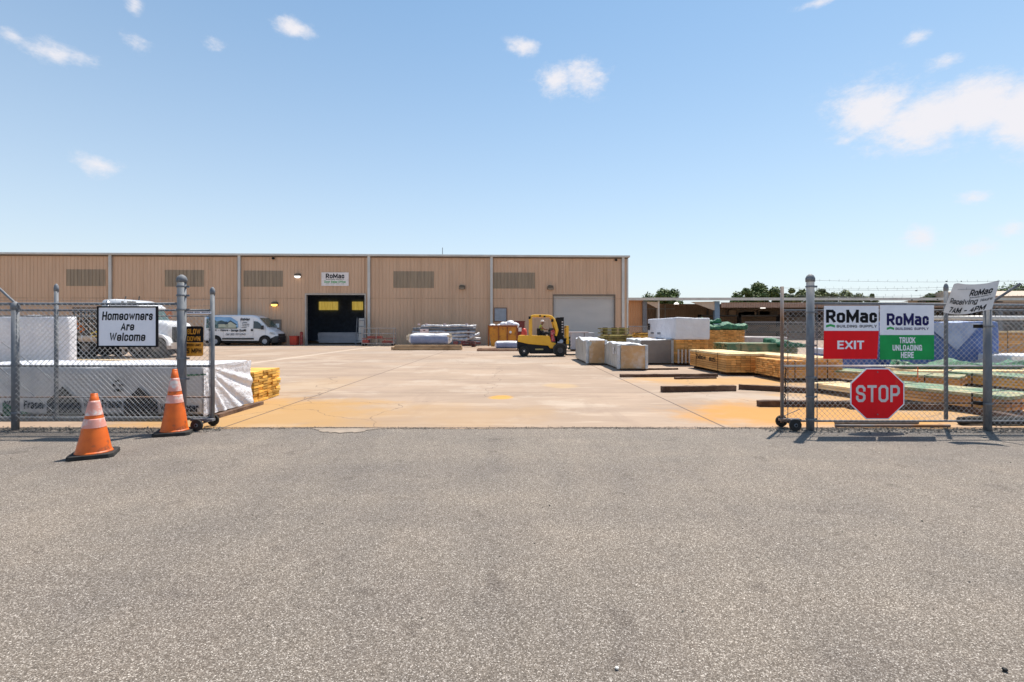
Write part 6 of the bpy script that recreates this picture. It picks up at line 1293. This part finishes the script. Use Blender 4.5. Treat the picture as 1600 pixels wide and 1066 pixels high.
# dark red box bin and orange-red drum behind the forklift
X, Y = at(812, 543.0); s = F / Y
rbx = thing('red_container', 'dark red metal container between the orange dumpster and the forklift', 'container', (X, Y + .9, 0)); mb = MB(); mb.box(-8 / s, 8 / s, -.5, .5, .1, 40 / s); mb.build('body', mat('dark_red_metal', (.17, .025, .02), (.12, .02, .015), rough=.5), rbx, bevel=.02)
mb = MB(); mb.box(-8.6 / s, 8.6 / s, -.55, .55, 40 / s, 41.5 / s); mb.build('lid', mat('dark_red_metal'  , (.17, .025, .02)), rbx); mb = MB(); mb.box(-2 / s, 3 / s, -.512, -.503, 25 / s, 31 / s); mb.build('label_plate', white, rbx)
X, Y = at(819, 547); s = F / Y
dr = thing('red_drum', 'orange-red hooded drum right behind the forklift counterweight', 'drum', (X, Y, 0)); mb = MB(); r = 4.6 / s; h = 34 / s; mb.lathe([(r * .8, 0), (r, .06), (r, h * .6), (r * .95, h * .8), (r * .7, h * .95), (r * .25, h)], (0, 0, 0), 18); mb.build('drum_body', rp, dr, smooth=True); mb = MB(); mb.lathe([(r * 1.03, h * .3), (r * 1.06, h * .32), (r * 1.03, h * .34)], (0, 0, 0), 18); mb.build('hoop', rp, dr)
# small blue-white bundle on boards left of the forklift
X0, Y0 = at(745, 549); X1 = PX(812, Y0)
bs_ = thing('timber_stack', 'low reddish boards on the ground left of the forklift', 'timber stack', ((X0 + X1) / 2, Y0 + .5, 0)); L = X1 - X0
for k in range(3): mb = MB(); mb.box(-L / 2 + .3 * (k == 1), L / 2 - .1 * k, -.5 + k * .34, -.22 + k * .34, 0, .14 + .03 * (k == 2)); mb.build('beam', mat('reddish_timber', (.26, .12, .07), (.40, .26, .16), scale=3, st=(.5, 1, 1)), bs_, bevel=.008)
soft_bundle('tarp_bundle', 'small white and blue plastic bundle lying on the reddish boards left of the forklift', 'bundle', 773, 812, 548.5, 533.5, 1.0, wrapw, MC['slate_blue_wrap'], .15, 8, .55, dy=.2)
# --- white cabinets right of the forklift, green gear between
X0, Y = at(893, 549); X1 = PX(929, Y); s = F / Y
wc = thing('white_crate', 'pale grey crate with a pinkish top edge right of the forklift mast', 'crate', ((X0 + X1) / 2, Y + .6, .12)); a = (X1 - X0) / 2; h = 26 / s
mb = MB(); mb.box(-a, a, -.6, .6, 0, h); mb.build('body', mat('pale_grey_panel', (.50, .49, .52), (.44, .43, .46)), wc, bevel=.02)
mb = MB(); mb.box(-a - .12, a * .5, -.63, .63, h + .003, h + .05); mb.build('lid', mat('pink_white', (.66, .50, .48), (.7, .62, .6), scale=3), wc); mb = MB(); mb.box(-.02 + a * .1, .02 + a * .1, -.606, -.602, .0, h); mb.box(-.9 * a, a * .9, -.55, .55, -.12, 0); mb.build('pallet', timber, wc)
X, Y = at(891, 548); mb = MB(); rnd = random.Random(9)
for i in range(12): mb.cbox((rnd.uniform(-.12, .16), rnd.uniform(-.2, .3), .1 + i * .07), (rnd.uniform(.2, .36), .4, .065), rnd.uniform(-.3, .3))
o = mb.build('green_crates', mat('dark_green_gear', (.02, .07, .05), (.04, .12, .08), scale=3, isl=.4)); o.location = (X, Y, 0); tag(o, 'dark green trays stacked between the forklift mast and the pale crate', 'trays')
# --- weathered olive board stacks (treated lumber) near the corner of the warehouse
def loose_stack(label, px0, px1, ybase, ytop, Yd, seed, n, m=lumber_grn, z0=0):
    X0, X1 = PX(px0, Yd), PX(px1, Yd); t = thing('board_stack', label, 'board stack', ((X0 + X1) / 2, Yd, z0), 0, 'olive treated boards by the warehouse corner'); L = X1 - X0; H_ = PZ(ytop, Yd) - z0; rnd = random.Random(seed); k = max(2, int(H_ / .09)); mb = MB(); sp = MB()
    for j in range(k):
        z = H_ * j / k; q = H_ / k
        for i in range(n):
            y = -.6 + 1.2 * i / n; x0 = -L / 2 + rnd.uniform(0, .22) * L * (.4 + .6 * j / k); x1 = L / 2 - rnd.uniform(0, .15) * L
            mb.box(x0, x1, y, y + 1.1 / n, z + .008, z + q * .72)
        for x in (-L * .28, L * .02, L * .28): sp.box(x - .05, x + .05, -.6, .55, z + q * .73, z + q + .006)
    mb.build('boards', m, t); sp.build('spacer', timber, t); return t
loose_stack('tall uneven stack of olive boards in front of the warehouse downspout', 935, 982, 0, 512, 31.0, 1, 4)
loose_stack('long low stack of olive boards behind the film-wrapped packs', 928, 1020, 0, 523, 29.0, 2, 4)
loose_stack('short olive board stack with orange top board between the corner and the white pack', 989, 1016, 0, 519.5, 27.4, 3, 4, lumber_yel)
# low far chain-link fence beyond the stacks
def far_fence(label, pts, h, Yd):
    t = thing('chain_link_fence', label, 'fence', (0, 0, 0)); x0, x1 = PX(pts[0], Yd), PX(pts[1], Yd); mb = MB(); mb.tube([(x0, Yd, h), (x1, Yd, h)], .03, 6); mb.build('rail', galv, t)
    for i in range(int((x1 - x0) / 2.8) + 1): mb = MB(); mb.tube([(x0 + i * 2.8, Yd, 0), (x0 + i * 2.8, Yd, h)], .035, 6); mb.build('post', galv, t)
    chain(t, x0, x1, .05, h, Yd - .03, .15, .004)
far_fence('low far fence between the warehouse corner and the big white pack', (982, 1030), PZ(510, 40), 40)
far_fence('far chain-link fence running behind the tall orange lumber to the right gate', (1164, 1800), PZ(503.5, 33), 33)
